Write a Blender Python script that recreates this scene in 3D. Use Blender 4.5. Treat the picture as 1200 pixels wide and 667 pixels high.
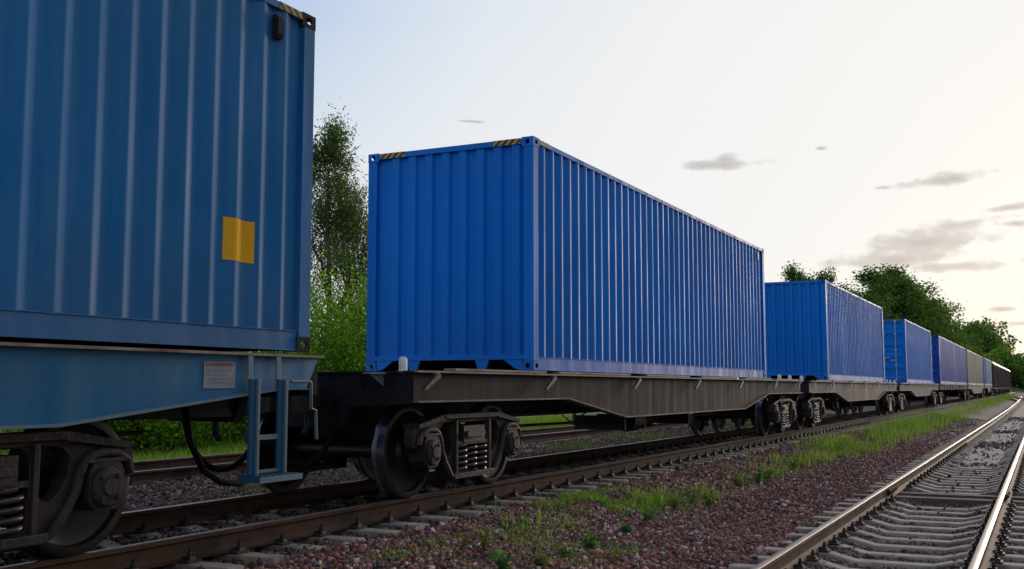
import bpy, math, random
import numpy as np
from math import sin, cos, pi, radians, tan, atan2, sqrt
from mathutils import Vector, Matrix
from mathutils.geometry import tessellate_polygon

for o in list(bpy.data.objects):
    bpy.data.objects.remove(o)
S = bpy.context.scene
COL = S.collection
random.seed(7)
RNG = np.random.default_rng(7)

# ------------------------------------------------------------------ camera
# world: x runs along the train (away from the camera), y to the left, z up, z = 0 on the train's rail head
YAW, PITCH, CAMZ = 0.4601, 0.0958, 1.134
cam = bpy.data.cameras.new('camera')
cam.sensor_width = 36
cam.lens = 1252.9 / 1200 * 36
cam.clip_end = 6000
cam.clip_start = 0.05
camo = bpy.data.objects.new('camera', cam)
COL.objects.link(camo)
camo.location = (0, 0, CAMZ)
camo.rotation_euler = (pi / 2 + PITCH, 0, YAW - pi / 2)
S.camera = camo

# ------------------------------------------------------------------ light and sky
S.view_settings.view_transform = 'Standard'
S.view_settings.look = 'None'
S.view_settings.gamma = 1
S.view_settings.exposure = 0
SUN_AZ, SUN_EL = radians(-4.5), radians(6.5)      # right of the frame, low
sd = bpy.data.lights.new('sun', 'SUN')
sd.energy = 1.7
sd.angle = radians(12)
sd.color = (1, 0.84, 0.70)
so = bpy.data.objects.new('sun', sd)
COL.objects.link(so)
sdir = Vector((cos(SUN_EL) * cos(SUN_AZ), cos(SUN_EL) * sin(SUN_AZ), sin(SUN_EL)))
so.rotation_euler = sdir.to_track_quat('Z', 'Y').to_euler()

W = bpy.data.worlds.new('World')
S.world = W
W.use_nodes = True
wt = W.node_tree
for n in list(wt.nodes):
    wt.nodes.remove(n)


def nd(t, kind, **kw):
    n = t.nodes.new(kind)
    for k, v in kw.items():
        setattr(n, k, v)
    return n


def math_(t, op, a, b=None, c=None, clamp=False):
    n = t.nodes.new('ShaderNodeMath')
    n.operation = op
    n.use_clamp = clamp
    for i, v in enumerate((a, b, c)):
        if v is None:
            continue
        if isinstance(v, (int, float)):
            n.inputs[i].default_value = v
        else:
            t.links.new(v, n.inputs[i])
    return n.outputs[0]


def mix_(t, f, a, b, mode='MIX'):
    n = t.nodes.new('ShaderNodeMix')
    n.data_type = 'RGBA'
    n.blend_type = mode
    for i, v in ((0, f), (6, a), (7, b)):
        if isinstance(v, (int, float)):
            n.inputs[i].default_value = v
        elif isinstance(v, tuple):
            n.inputs[i].default_value = (v[0], v[1], v[2], 1)
        else:
            t.links.new(v, n.inputs[i])
    return n.outputs[2]


def ramp_(t, f, stops, interp='LINEAR'):
    n = t.nodes.new('ShaderNodeValToRGB')
    n.color_ramp.interpolation = interp
    e = n.color_ramp.elements
    while len(e) < len(stops):
        e.new(0.5)
    for i, (p, c) in enumerate(stops):
        e[i].position = p
        if isinstance(c, (int, float)):
            c = (c, c, c)
        e[i].color = (c[0], c[1], c[2], 1)
    t.links.new(f, n.inputs[0])
    return n.outputs[0]


def build_world():
    t = wt
    tc = nd(t, 'ShaderNodeTexCoord')
    sep = nd(t, 'ShaderNodeSeparateXYZ')
    t.links.new(tc.outputs['Generated'], sep.inputs[0])
    x, y, z = sep.outputs
    sky = nd(t, 'ShaderNodeTexSky', sky_type='NISHITA')
    sky.sun_disc = False
    sky.sun_elevation = SUN_EL
    sky.sun_rotation = pi / 2 - SUN_AZ
    sky.air_density = 1.0
    sky.dust_density = 2.0
    dot = nd(t, 'ShaderNodeVectorMath', operation='DOT_PRODUCT')
    t.links.new(tc.outputs['Generated'], dot.inputs[0])
    dot.inputs[1].default_value = sdir
    ang = math_(t, 'DIVIDE', math_(t, 'ARCCOSINE', dot.outputs['Value']), pi)
    veil = ramp_(t, ang, [(0.0, (.99, .965, .91)), (0.08, (.955, .95, .935)), (0.135, (.92, .925, .925)), (0.19, (.76, .83, .92)),
                          (0.245, (.50, .635, .85)), (0.34, (.42, .51, .68)), (0.5, (.27, .33, .45)), (0.75, (.50, .60, .78)), (1.0, (.60, .70, .88))])
    # thin high cloud texture
    mp = nd(t, 'ShaderNodeMapping')
    mp.inputs['Scale'].default_value = (1, 1, 3.2)
    t.links.new(tc.outputs['Generated'], mp.inputs[0])
    nz = nd(t, 'ShaderNodeTexNoise')
    nz.inputs['Scale'].default_value = 2.1
    nz.inputs['Detail'].default_value = 5
    nz.inputs['Roughness'].default_value = .5
    t.links.new(mp.outputs[0], nz.inputs[0])
    wisp = ramp_(t, nz.outputs[0], [(0.35, 0.0), (0.75, 1.0)])
    veil = mix_(t, math_(t, 'MULTIPLY', wisp, 0.22), veil, (.92, .91, .90))
    # whiter low band
    low = ramp_(t, z, [(0.0, 1.0), (0.2, .85), (0.33, 0.0)])
    towards = ramp_(t, ang, [(0.12, 1.0), (0.28, .7), (0.5, 0.2), (1.0, .15)])
    veil = mix_(t, math_(t, 'MULTIPLY', math_(t, 'MULTIPLY', low, towards), 0.8), veil, (.925, .93, .93))
    warm = ramp_(t, z, [(0.0, 1.0), (0.05, .7), (0.13, 0.0)])
    veil = mix_(t, math_(t, 'MULTIPLY', math_(t, 'MULTIPLY', warm, towards), 0.38), veil, (1.0, .93, .74))
    # separate small clouds at their directions
    az = math_(t, 'ARCTAN2', y, x)
    el = math_(t, 'ARCSINE', z)
    n2 = nd(t, 'ShaderNodeTexNoise')
    n2.inputs['Scale'].default_value = 34
    n2.inputs['Detail'].default_value = 5
    n2.inputs['Roughness'].default_value = .6
    mp2 = nd(t, 'ShaderNodeMapping')
    mp2.inputs['Scale'].default_value = (1, 1, 2.2)
    t.links.new(tc.outputs['Generated'], mp2.inputs[0])
    t.links.new(mp2.outputs[0], n2.inputs[0])
    nn = math_(t, 'SUBTRACT', n2.outputs[0], 0.5)
    clouds = [(846, 193, 44, 8, .02), (852, 186, 20, 9, .0), (1106, 211, 58, 8, .08), (1034, 220, 13, 3.0, 0), (1128, 263, 52, 9, .1),
              (1085, 283, 80, 17, .12), (1045, 304, 80, 12, .04), (1115, 313, 50, 7, 0), (1184, 243, 36, 4.5, .1), (1176, 362, 16, 3.4, 0),
              (1200, 379, 24, 4, 0), (1163, 379, 10, 2.4, 0), (548, 142, 20, 2.2, -.05), (962, 174, 8, 3, 0), (1190, 262, 16, 4, 0),
              (1260, 300, 60, 10, .05), (1300, 350, 70, 8, .0), (1390, 250, 80, 12, .1)]
    tot = None
    for px, py, sx, sy, tilt in clouds:
        u, v = (px - 600) / 1252.9, (333.5 - py) / 1252.9
        f = Vector((cos(YAW) * cos(PITCH), sin(YAW) * cos(PITCH), sin(PITCH)))
        r = Vector((sin(YAW), -cos(YAW), 0))
        d = (f + r * u + r.cross(f) * v).normalized()
        a0, e0 = atan2(d.y, d.x), math.asin(d.z)
        da = math_(t, 'SUBTRACT', az, a0)
        de = math_(t, 'SUBTRACT', el, e0)
        de = math_(t, 'ADD', de, math_(t, 'MULTIPLY', da, tilt))
        # flat-bottomed: below the middle the cloud ends sooner
        a = math_(t, 'MULTIPLY', da, 1252.9 / sx)
        b = math_(t, 'MULTIPLY', de, 1252.9 / sy)
        q = math_(t, 'SQRT', math_(t, 'ADD', math_(t, 'MULTIPLY', a, a), math_(t, 'MULTIPLY', b, b)))
        dd = math_(t, 'SUBTRACT', 1.0, q)
        tot = dd if tot is None else math_(t, 'SMOOTH_MAX', tot, dd, 0.5)
    dens = math_(t, 'ADD', tot, math_(t, 'MULTIPLY', nn, 2.2))
    cl = ramp_(t, dens, [(0.0, 0.0), (0.45, 0.6), (1.1, .9)])
    veil = mix_(t, cl, veil, (.50, .48, .485))
    tot2 = mix_(t, 1.0, mix_(t, 1.0, veil, (9.4, 9.4, 9.4), 'MULTIPLY'), mix_(t, 1.0, sky.outputs[0], (.035, .035, .035), 'MULTIPLY'), 'ADD')
    bg = nd(t, 'ShaderNodeBackground')
    bg.inputs['Strength'].default_value = 0.1
    t.links.new(tot2, bg.inputs[0])
    out = nd(t, 'ShaderNodeOutputWorld')
    t.links.new(bg.outputs[0], out.inputs[0])


build_world()


# ------------------------------------------------------------------ materials
def new_mat(name):
    m = bpy.data.materials.new(name)
    m.use_nodes = True
    return m, m.node_tree, m.node_tree.nodes['Principled BSDF']


def coords(t, scale=(1, 1, 1), rnd=True):
    tc = nd(t, 'ShaderNodeTexCoord')
    mp = nd(t, 'ShaderNodeMapping')
    mp.inputs['Scale'].default_value = scale
    t.links.new(tc.outputs['Object'], mp.inputs[0])
    if rnd:
        oi = nd(t, 'ShaderNodeObjectInfo')
        cm = nd(t, 'ShaderNodeCombineXYZ')
        r = math_(t, 'MULTIPLY', oi.outputs['Random'], 37.0)
        for i in range(3):
            t.links.new(r, cm.inputs[i])
        t.links.new(cm.outputs[0], mp.inputs['Location'])
    return mp.outputs[0]


def noise(t, vec, scale, detail=5, rough=.55):
    n = nd(t, 'ShaderNodeTexNoise')
    n.inputs['Scale'].default_value = scale
    n.inputs['Detail'].default_value = detail
    n.inputs['Roughness'].default_value = rough
    t.links.new(vec, n.inputs[0])
    return n.outputs[0]


def bump(t, p, h, strength, dist):
    b = nd(t, 'ShaderNodeBump')
    b.inputs['Strength'].default_value = strength
    b.inputs['Distance'].default_value = dist
    t.links.new(h, b.inputs['Height'])
    t.links.new(b.outputs[0], p.inputs['Normal'])


def mat_noise(name, c1, c2, scale=6, rough=.7, metal=0, bs=.3, bd=.01, lo=.35, hi=.65, stretch=(1, 1, 1), c3=None, spec=.5):
    m, t, p = new_mat(name)
    v = coords(t, stretch)
    n = noise(t, v, scale)
    c = mix_(t, ramp_(t, n, [(lo, 0.0), (hi, 1.0)]), c1, c2)
    if c3:
        n3 = noise(t, v, scale * .37, 4)
        c = mix_(t, ramp_(t, n3, [(.52, 0.0), (.66, 1.0)]), c, c3)
    t.links.new(c, p.inputs['Base Color'])
    p.inputs['Roughness'].default_value = rough
    p.inputs['Metallic'].default_value = metal
    p.inputs['Specular IOR Level'].default_value = spec
    if bs:
        bump(t, p, noise(t, v, scale * 4, 3), bs, bd)
    return m


def mat_paint(name, base, dust=(.30, .30, .32), dust_amt=.35, rough=.34, rust=.25, coat=.0, spec=.45, grime=0):
    """container or wagon paint: vertical dirt streaks, dust patches, small rust specks, slight sheet waviness"""
    m, t, p = new_mat(name)
    v = coords(t, (3.5, 3.5, .35))
    v2 = coords(t)
    streak = ramp_(t, noise(t, v, 1.6, 7, .65), [(.42, 0.0), (.78, 1.0)])
    patch = ramp_(t, noise(t, v2, .7, 5, .6), [(.35, 0.15), (.7, 1.0)])
    c = mix_(t, math_(t, 'MULTIPLY', math_(t, 'MULTIPLY', streak, patch), dust_amt), base, dust)
    tone = ramp_(t, noise(t, v2, .35, 3), [(.3, .82), (.7, 1.12)])
    c = mix_(t, 1.0, c, tone, 'MULTIPLY')
    spk = ramp_(t, noise(t, v2, 9, 6, .7), [(.66, 0.0), (.72, 1.0)])
    c = mix_(t, math_(t, 'MULTIPLY', spk, rust), c, (.10, .045, .025))
    if grime:
        sp = nd(t, 'ShaderNodeSeparateXYZ')
        t.links.new(nd(t, 'ShaderNodeTexCoord').outputs['Object'], sp.inputs[0])
        g = ramp_(t, math_(t, 'ADD', math_(t, 'MULTIPLY', sp.outputs[2], .9), math_(t, 'MULTIPLY', math_(t, 'SUBTRACT', noise(t, v, 2.4, 6, .7), .5), 2.2)), [(0.0, grime), (.75, 0.0)])
        c = mix_(t, g, c, (.10, .09, .095))
        g2 = ramp_(t, math_(t, 'ADD', math_(t, 'MULTIPLY', math_(t, 'SUBTRACT', 2.9, sp.outputs[2]), .8), math_(t, 'MULTIPLY', math_(t, 'SUBTRACT', noise(t, v, 4.5, 6, .7), .5), 2.6)), [(0.0, grime * .8), (.5, 0.0)])
        c = mix_(t, g2, c, (.09, .07, .07))
    t.links.new(c, p.inputs['Base Color'])
    rr = ramp_(t, noise(t, v, 1.3, 4), [(.3, rough - .06), (.7, rough + .16)])
    t.links.new(rr, p.inputs['Roughness'])
    p.inputs['Specular IOR Level'].default_value = spec
    p.inputs['Coat Weight'].default_value = coat
    bump(t, p, noise(t, v2, 2.2, 3), .22, .009)
    return m


def mat_flat(name, c, rough=.6, metal=0, spec=.5):
    m, t, p = new_mat(name)
    v = coords(t)
    n = noise(t, v, 14, 4)
    k = ramp_(t, n, [(.3, .75), (.7, 1.15)])
    t.links.new(mix_(t, 1.0, c, k, 'MULTIPLY'), p.inputs['Base Color'])
    p.inputs['Roughness'].default_value = rough
    p.inputs['Metallic'].default_value = metal
    p.inputs['Specular IOR Level'].default_value = spec
    return m


def mat_attr(name, rough=.85, translucent=0.0, spec=.3, bumpy=0):
    m, t, p = new_mat(name)
    a = nd(t, 'ShaderNodeAttribute', attribute_name='Col')
    t.links.new(a.outputs['Color'], p.inputs['Base Color'])
    p.inputs['Roughness'].default_value = rough
    p.inputs['Specular IOR Level'].default_value = spec
    if bumpy:
        v = coords(t, rnd=False)
        bump(t, p, noise(t, v, 40, 3), bumpy, .01)
    if translucent:
        tr = nd(t, 'ShaderNodeBsdfTranslucent')
        hs = nd(t, 'ShaderNodeHueSaturation')
        hs.inputs['Value'].default_value = 1.5
        hs.inputs['Saturation'].default_value = 1.1
        t.links.new(a.outputs['Color'], hs.inputs['Color'])
        t.links.new(hs.outputs[0], tr.inputs[0])
        ms = nd(t, 'ShaderNodeMixShader')
        ms.inputs[0].default_value = translucent
        t.links.new(p.outputs[0], ms.inputs[1])
        t.links.new(tr.outputs[0], ms.inputs[2])
        t.links.new(ms.outputs[0], t.nodes['Material Output'].inputs['Surface'])
    return m


def mat_hazard(name, axis):
    m, t, p = new_mat(name)
    tc = nd(t, 'ShaderNodeTexCoord')
    sp = nd(t, 'ShaderNodeSeparateXYZ')
    t.links.new(tc.outputs['Object'], sp.inputs[0])
    u = sp.outputs[axis]
    s_ = math_(t, 'ADD', u, sp.outputs[2])
    fr = math_(t, 'FRACT', math_(t, 'MULTIPLY', s_, 10.5))
    st = math_(t, 'GREATER_THAN', fr, .48)
    wear = ramp_(t, noise(t, coords(t), 30, 4), [(.4, .65), (.7, 1.1)])
    c = mix_(t, st, (.02, .02, .025), (.62, .36, .03))
    t.links.new(mix_(t, 1.0, c, wear, 'MULTIPLY'), p.inputs['Base Color'])
    p.inputs['Roughness'].default_value = .55
    return m


def mat_ballast(name, c1, c2, c3, mottled=True):
    m, t, p = new_mat(name)
    tc = nd(t, 'ShaderNodeTexCoord')
    vo = nd(t, 'ShaderNodeTexVoronoi')
    vo.inputs['Scale'].default_value = 21
    t.links.new(tc.outputs['Object'], vo.inputs['Vector'])
    s2 = nd(t, 'ShaderNodeSeparateColor')
    t.links.new(vo.outputs['Color'], s2.inputs[0])
    c = mix_(t, s2.outputs[0], c1, c2)
    c = mix_(t, ramp_(t, s2.outputs[1], [(.72, 0.0), (.9, 1.0)]), c, c3)
    c = mix_(t, 1.0, c, ramp_(t, noise(t, tc.outputs['Object'], .8, 4), [(.3, .7), (.7, 1.15)]), 'MULTIPLY')
    t.links.new(c, p.inputs['Base Color'])
    p.inputs['Roughness'].default_value = .85
    b = nd(t, 'ShaderNodeBump')
    b.inputs['Strength'].default_value = 1
    b.inputs['Distance'].default_value = .03
    b.invert = True
    t.links.new(vo.outputs['Distance'], b.inputs['Height'])
    t.links.new(b.outputs[0], p.inputs['Normal'])
    return m


BLUE = mat_paint('bright_blue_paint', (.0, .185, .68), dust=(.04, .2, .58), dust_amt=.45, rough=.52, rust=.2, spec=.15, grime=.12)
BLUE_END = BLUE
OLD_BLUE = mat_paint('dusty_blue_paint', (.0, .155, .40), dust=(.10, .24, .38), dust_amt=.6, rough=.62, rust=.5, grime=.25, spec=.4)
DEEP_BLUE = mat_paint('deep_blue_paint', (.004, .07, .40), dust=(.1, .12, .25), dust_amt=.3, rough=.5, rust=.1, spec=.2)
GREY_C = mat_paint('grey_tan_paint', (.22, .20, .17), dust=(.3, .27, .23), dust_amt=.6, rough=.5)
LBLUE = mat_paint('light_blue_paint', (.12, .24, .38), dust=(.3, .33, .36), dust_amt=.5, rough=.45)
WAG_BLUE = mat_paint('wagon_blue_paint', (.005, .145, .30), dust=(.06, .15, .22), dust_amt=.55, rough=.32, rust=.4)
WAG_BROWN = mat_paint('weathered_sill_paint', (.046, .032, .027), dust=(.10, .068, .052), dust_amt=.6, rough=.75, rust=.6, spec=.2)
WAG_TAN = mat_paint('sunlit_dusty_tan_paint', (.12, .092, .074), dust=(.22, .18, .15), dust_amt=.6, rough=.7, rust=.8, spec=.25)  # sunlight on the farther sills put into a lighter tan
WAG_DARK = mat_paint('dark_frame_paint', (.022, .020, .024), dust=(.05, .042, .04), dust_amt=.4, rough=.75, rust=.4, spec=.15)
CAST = mat_noise('dark_cast_steel', (.020, .016, .016), (.042, .031, .028), 7, .62, .0, .5, .012, c3=(.07, .045, .034), spec=.3)
CAST_RED = mat_noise('rusty_cast_steel', (.04, .018, .015), (.022, .014, .013), 9, .6, 0, .5, .01)
BLACKISH = mat_noise('grimy_underframe', (.008, .007, .008), (.018, .015, .015), 5, .6, 0, .3, .01)
SPRING = mat_noise('spring_steel', (.06, .05, .055), (.12, .08, .06), 12, .38, .55, .2, .004)
WHEEL = mat_noise('wheel_steel', (.022, .015, .014), (.042, .028, .024), 5, .42, .35, .3, .006)
TREAD = mat_noise('polished_tread', (.20, .21, .25), (.09, .09, .10), 6, .28, .9, .1, .003)
RAIL_RUST = mat_noise('rusty_rail_side', (.075, .034, .021), (.11, .055, .034), 5, .8, 0, .4, .006, c3=(.045, .026, .02), spec=.2)
RAIL_RUST2 = mat_noise('brown_rail_side', (.15, .075, .038), (.21, .11, .06), 5, .75, 0, .4, .006, c3=(.08, .045, .03), spec=.25)
RAIL_TOP = mat_noise('worn_rail_top', (.36, .29, .24), (.24, .185, .15), 8, .46, .85, .12, .003, stretch=(.25, 3, 1))
RAIL_TOP2 = mat_noise('dull_rail_top', (.18, .12, .095), (.30, .24, .21), 8, .42, .6, .2, .003, stretch=(.25, 3, 1))
CONC = mat_noise('grey_concrete', (.25, .205, .165), (.36, .30, .245), 7, .85, 0, .3, .005, c3=(.15, .125, .105))
_t = CONC.node_tree
_p = _t.nodes['Principled BSDF']
_src = _p.inputs['Base Color'].links[0].from_socket
_sp = nd(_t, 'ShaderNodeSeparateXYZ')
_t.links.new(nd(_t, 'ShaderNodeTexCoord').outputs['Object'], _sp.inputs[0])
_d = math_(_t, 'ABSOLUTE', math_(_t, 'SUBTRACT', math_(_t, 'ABSOLUTE', _sp.outputs[1]), .80))
_n = noise(_t, coords(_t), 6, 5)
_st = ramp_(_t, math_(_t, 'ADD', math_(_t, 'MULTIPLY', _d, 2.2), math_(_t, 'SUBTRACT', _n, .5)), [(.05, .85), (.55, 0.0)])
_t.links.new(mix_(_t, _st, _src, (.13, .085, .055)), _p.inputs['Base Color'])
TIMBER = mat_noise('old_brown_timber', (.09, .05, .035), (.16, .10, .07), 5, .85, 0, .8, .01, stretch=(6, 1, 6))
PLANK = mat_noise('worn_tan_packing', (.34, .25, .19), (.20, .13, .10), 4, .7, 0, .3, .006, c3=(.12, .06, .045))
WHITE = mat_flat('white_paint', (.80, .80, .80), .45)
YELLOW = mat_noise('orange_yellow_marking', (.98, .50, .03), (.92, .44, .025), 2, .9, 0, 0, spec=.1)
RED = mat_flat('red_print', (.26, .10, .09), .6)
OFFWHITE = mat_flat('faded_white_board', (.30, .30, .33), .6)
FADED = mat_flat('faded_print', (.24, .25, .28), .6)
STEELGREY = mat_flat('pale_blue_grey_bars', (.20, .29, .34), .42)
LADDER_BLUE = mat_paint('dull_ladder_blue', (.01, .085, .17), dust=(.08, .11, .13), dust_amt=.6, rough=.55, rust=.5, spec=.3)
LADDER_EDGE = mat_paint('pale_worn_ladder_edge', (.13, .19, .22), dust=(.2, .2, .2), dust_amt=.5, rough=.55, rust=.5, spec=.3)
GALV = mat_flat('galvanised_rods', (.5, .54, .6), .4, .3)
RUBBER = mat_flat('black_rubber', (.008, .008, .008), .85, 0, .1)
EDGE_TAN = mat_paint('lit_tan_flange_edge', (.15, .115, .09), dust=(.25, .2, .16), dust_amt=.5, rough=.6, rust=.7, spec=.3)  # the lit line along the bottom flange, put into a paler tan
EDGE_BLUE = mat_paint('pale_blue_flange_edge', (.13, .20, .25), dust=(.3, .3, .3), dust_amt=.5, rough=.55, rust=.5, spec=.3)  # same lit edge line, painted in pale blue
HAZX = mat_hazard('hazard_print_long', 0)
HAZY = mat_hazard('hazard_print_cross', 1)
STONE = mat_attr('ballast_stone', .82, 0, .35, .4)
LEAF = mat_attr('leaf', .55, .42, .35)
GRASSM = mat_attr('grass_blade', .6, .40, .3)
BARK = mat_noise('grey_bark', (.05, .04, .03), (.10, .08, .06), 9, .9, 0, .8, .02)
BALLAST = mat_ballast('brown_ballast', (.10, .048, .042), (.19, .115, .10), (.30, .23, .22))
GROUND = mat_noise('grassy_earth', (.045, .075, .018), (.08, .115, .03), .6, .95, 0, .8, .08, c3=(.09, .085, .045))
SAND = mat_noise('packed_grey_sand', (.26, .22, .19), (.34, .29, .25), 3.5, .92, 0, .6, .012, c3=(.15, .12, .11))
ROOFM = GREY_C


# ------------------------------------------------------------------ mesh helpers
class MB:
    """collects simple shapes; build() links them as ONE mesh object"""

    def __init__(self):
        self.v, self.f, self.m = [], [], []

    def add(self, vs, fs, mi=0):
        k = len(self.v)
        self.v += [tuple(p) for p in vs]
        self.f += [tuple(i + k for i in f) for f in fs]
        self.m += [mi] * len(fs)
        return self

    def box(self, x0, x1, y0, y1, z0, z1, mi=0):
        vs = [(x, y, z) for x in (x0, x1) for y in (y0, y1) for z in (z0, z1)]
        return self.add(vs, [(0, 1, 3, 2), (4, 6, 7, 5), (0, 4, 5, 1), (2, 3, 7, 6), (0, 2, 6, 4), (1, 5, 7, 3)], mi)

    def prism(self, poly, axis, a, b, mi=0, holes=()):
        """polygon in the plane across `axis` ('x','y','z') pushed from a to b; holes cut through"""
        loops = [list(poly)] + [list(h) for h in holes]

        def P(p, d):
            return {'x': (d, p[0], p[1]), 'y': (p[0], d, p[1]), 'z': (p[0], p[1], d)}[axis]
        flat = [q for l in loops for q in l]
        n = len(flat)
        tris = tessellate_polygon([[Vector((q[0], q[1], 0)) for q in l] for l in loops])
        vs = [P(q, a) for q in flat] + [P(q, b) for q in flat]
        fs = []
        ar = sum(l0[0] * l1[1] - l1[0] * l0[1] for l0, l1 in zip(loops[0], loops[0][1:] + loops[0][:1]))
        for t_ in tris:
            A, B, C = (flat[i] for i in t_)
            s_ = (B[0] - A[0]) * (C[1] - A[1]) - (C[0] - A[0]) * (B[1] - A[1])
            if s_ < 0:
                t_ = t_[::-1]
            up = (axis != 'y')
            if b < a:
                up = not up
            top = t_ if up else t_[::-1]
            fs.append(tuple(i + n for i in top))
            fs.append(tuple(top[::-1]))
        k = 0
        for li, l in enumerate(loops):
            m = len(l)
            for i in range(m):
                j = (i + 1) % m
                fs.append((k + i, k + j, k + j + n, k + i + n))
            k += m
        return self.add(vs, fs, mi)

    def tube(self, path, r, n=8, mi=0, caps=True):
        path = [Vector(p) for p in path]
        rs = r if isinstance(r, (list, tuple)) else [r] * len(path)
        vs, fs = [], []
        prev = None
        for i, p in enumerate(path):
            d = (path[min(i + 1, len(path) - 1)] - path[max(i - 1, 0)]).normalized()
            if prev is None:
                u = d.orthogonal().normalized()
            else:
                u = (prev - d * prev.dot(d))
                u = u.normalized() if u.length > 1e-6 else d.orthogonal().normalized()
            prev = u
            w = d.cross(u)
            for k in range(n):
                a = 2 * pi * k / n
                vs.append(p + (u * cos(a) + w * sin(a)) * rs[i])
        for i in range(len(path) - 1):
            for k in range(n):
                k2 = (k + 1) % n
                fs.append((i * n + k, i * n + k2, (i + 1) * n + k2, (i + 1) * n + k))
        if caps:
            fs.append(tuple(range(n))[::-1])
            fs.append(tuple((len(path) - 1) * n + k for k in range(n)))
        return self.add(vs, fs, mi)

    def lathe(self, prof, c, axis='y', n=32, mi=0, mis=None):
        """prof: list of (offset along axis, radius)"""
        vs, fs, mm = [], [], []
        for i, (o, r) in enumerate(prof):
            for k in range(n):
                a = 2 * pi * k / n
                q = {'y': (r * cos(a), o, r * sin(a)), 'x': (o, r * cos(a), r * sin(a)), 'z': (r * cos(a), r * sin(a), o)}[axis]
                vs.append((c[0] + q[0], c[1] + q[1], c[2] + q[2]))
        for i in range(len(prof) - 1):
            for k in range(n):
                k2 = (k + 1) % n
                self_f = (i * n + k, i * n + k2, (i + 1) * n + k2, (i + 1) * n + k)
                fs.append(self_f)
                mm.append(mis[i] if mis else mi)
        k0 = len(self.v)
        self.v += vs
        self.f += [tuple(i + k0 for i in f) for f in fs]
        self.m += mm
        return self

    def build(self, name, mats, parent=None, smooth=None, bevel=0, recalc=True, loc=None):
        me = bpy.data.meshes.new(name)
        me.from_pydata(self.v, [], self.f)
        if not isinstance(mats, (list, tuple)):
            mats = [mats]
        for m in mats:
            me.materials.append(m)
        if len(mats) > 1:
            me.polygons.foreach_set('material_index', self.m)
        if recalc:
            import bmesh
            bm = bmesh.new()
            bm.from_mesh(me)
            bmesh.ops.recalc_face_normals(bm, faces=bm.faces)
            bm.to_mesh(me)
            bm.free()
        if smooth is not None:
            me.polygons.foreach_set('use_smooth', [True] * len(me.polygons))
            me.set_sharp_from_angle(angle=radians(smooth))
        me.update()
        o = bpy.data.objects.new(name, me)
        COL.objects.link(o)
        o.parent = parent
        if loc:
            o.location = loc
        if bevel:
            b = o.modifiers.new('bevel', 'BEVEL')
            b.width = bevel
            b.segments = 2
            b.limit_method = 'ANGLE'
            b.angle_limit = radians(40)
        return o


def np_mesh(name, V, F, mat, colors=None, parent=None, smooth=False):
    """fast mesh from numpy; F is (n,3) or (n,4); colors one per vertex"""
    me = bpy.data.meshes.new(name)
    me.vertices.add(len(V))
    me.vertices.foreach_set('co', np.asarray(V, np.float32).ravel())
    n, k = F.shape
    me.loops.add(n * k)
    me.loops.foreach_set('vertex_index', F.astype(np.int32).ravel())
    me.polygons.add(n)
    me.polygons.foreach_set('loop_start', np.arange(0, n * k, k, dtype=np.int32))
    me.polygons.foreach_set('loop_total', np.full(n, k, np.int32))
    me.update(calc_edges=True)
    if smooth:
        me.polygons.foreach_set('use_smooth', np.ones(n, bool))
    if colors is not None:
        ca = me.color_attributes.new('Col', 'FLOAT_COLOR', 'POINT')
        c4 = np.ones((len(V), 4), np.float32)
        c4[:, :3] = colors
        ca.data.foreach_set('color', c4.ravel())
    me.materials.append(mat)
    me.validate()
    o = bpy.data.objects.new(name, me)
    COL.objects.link(o)
    o.parent = parent
    return o


def tag(o, label=None, cat=None, group=None, kind=None):
    if label:
        o['label'] = label
    if cat:
        o['category'] = cat
    if group:
        o['group'] = group
    if kind:
        o['kind'] = kind
    return o


def empty(name, loc=(0, 0, 0), rz=0, parent=None):
    o = bpy.data.objects.new(name, None)
    o.empty_display_size = .3
    COL.objects.link(o)
    o.location = loc
    o.rotation_euler = (0, 0, rz)
    o.parent = parent
    return o


def copy_tree(o, parent=None):
    c = o.copy()
    COL.objects.link(c)
    c.parent = parent
    for ch in list(o.children):
        copy_tree(ch, c)
    return c


def child(mesh_obj, parent, loc=(0, 0, 0), rz=0, name=None):
    """another object that shares mesh_obj's mesh"""
    c = mesh_obj.copy()
    if name:
        c.name = name
    COL.objects.link(c)
    c.parent = parent
    c.location = loc
    c.rotation_euler = (0, 0, rz)
    return c


# ------------------------------------------------------------------ the ground
YC = 6.753           # centre line of the train's track
YL = 12.55           # centre line of the track beyond it
ZL = -0.07
ZR = -0.34           # rail head height of the right-hand track


def yr(s):           # centre line of the right-hand track
    return 1.385 + (0.0 if s < 45 else 0.8 * ((s - 45) / 120) ** 2)


BAL = [(-60, -.95), (-3.2, -.95), (-1.4, -.60), (0.0, -.568), (.85, -.568), (1.05, -.632), (1.72, -.632), (1.92, -.568), (2.75, -.565), (3.3, -.51), (4.3, -.40), (5.0, -.25), (5.3, -.228),
       (5.6, -.232), (5.8, -.235), (8.15, -.235), (8.6, -.29), (10.4, -.32), (11.1, -.262), (14.0, -.262), (15.0, -.62), (15.2, -.95)]
BX, BZ = np.array([b[0] for b in BAL]), np.array([b[1] for b in BAL])


def bal_z(y):
    return np.interp(y, BX, BZ)


def value_noise(x, y, seed=0):
    r = np.random.default_rng(seed)
    g = r.random((64, 64))
    xi, yi = np.floor(x).astype(int), np.floor(y).astype(int)
    fx, fy = x - xi, y - yi
    fx, fy = fx * fx * (3 - 2 * fx), fy * fy * (3 - 2 * fy)
    a, b = g[xi % 64, yi % 64], g[(xi + 1) % 64, yi % 64]
    c, d = g[xi % 64, (yi + 1) % 64], g[(xi + 1) % 64, (yi + 1) % 64]
    return (a * (1 - fx) + b * fx) * (1 - fy) + (c * (1 - fx) + d * fx) * fy


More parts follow.
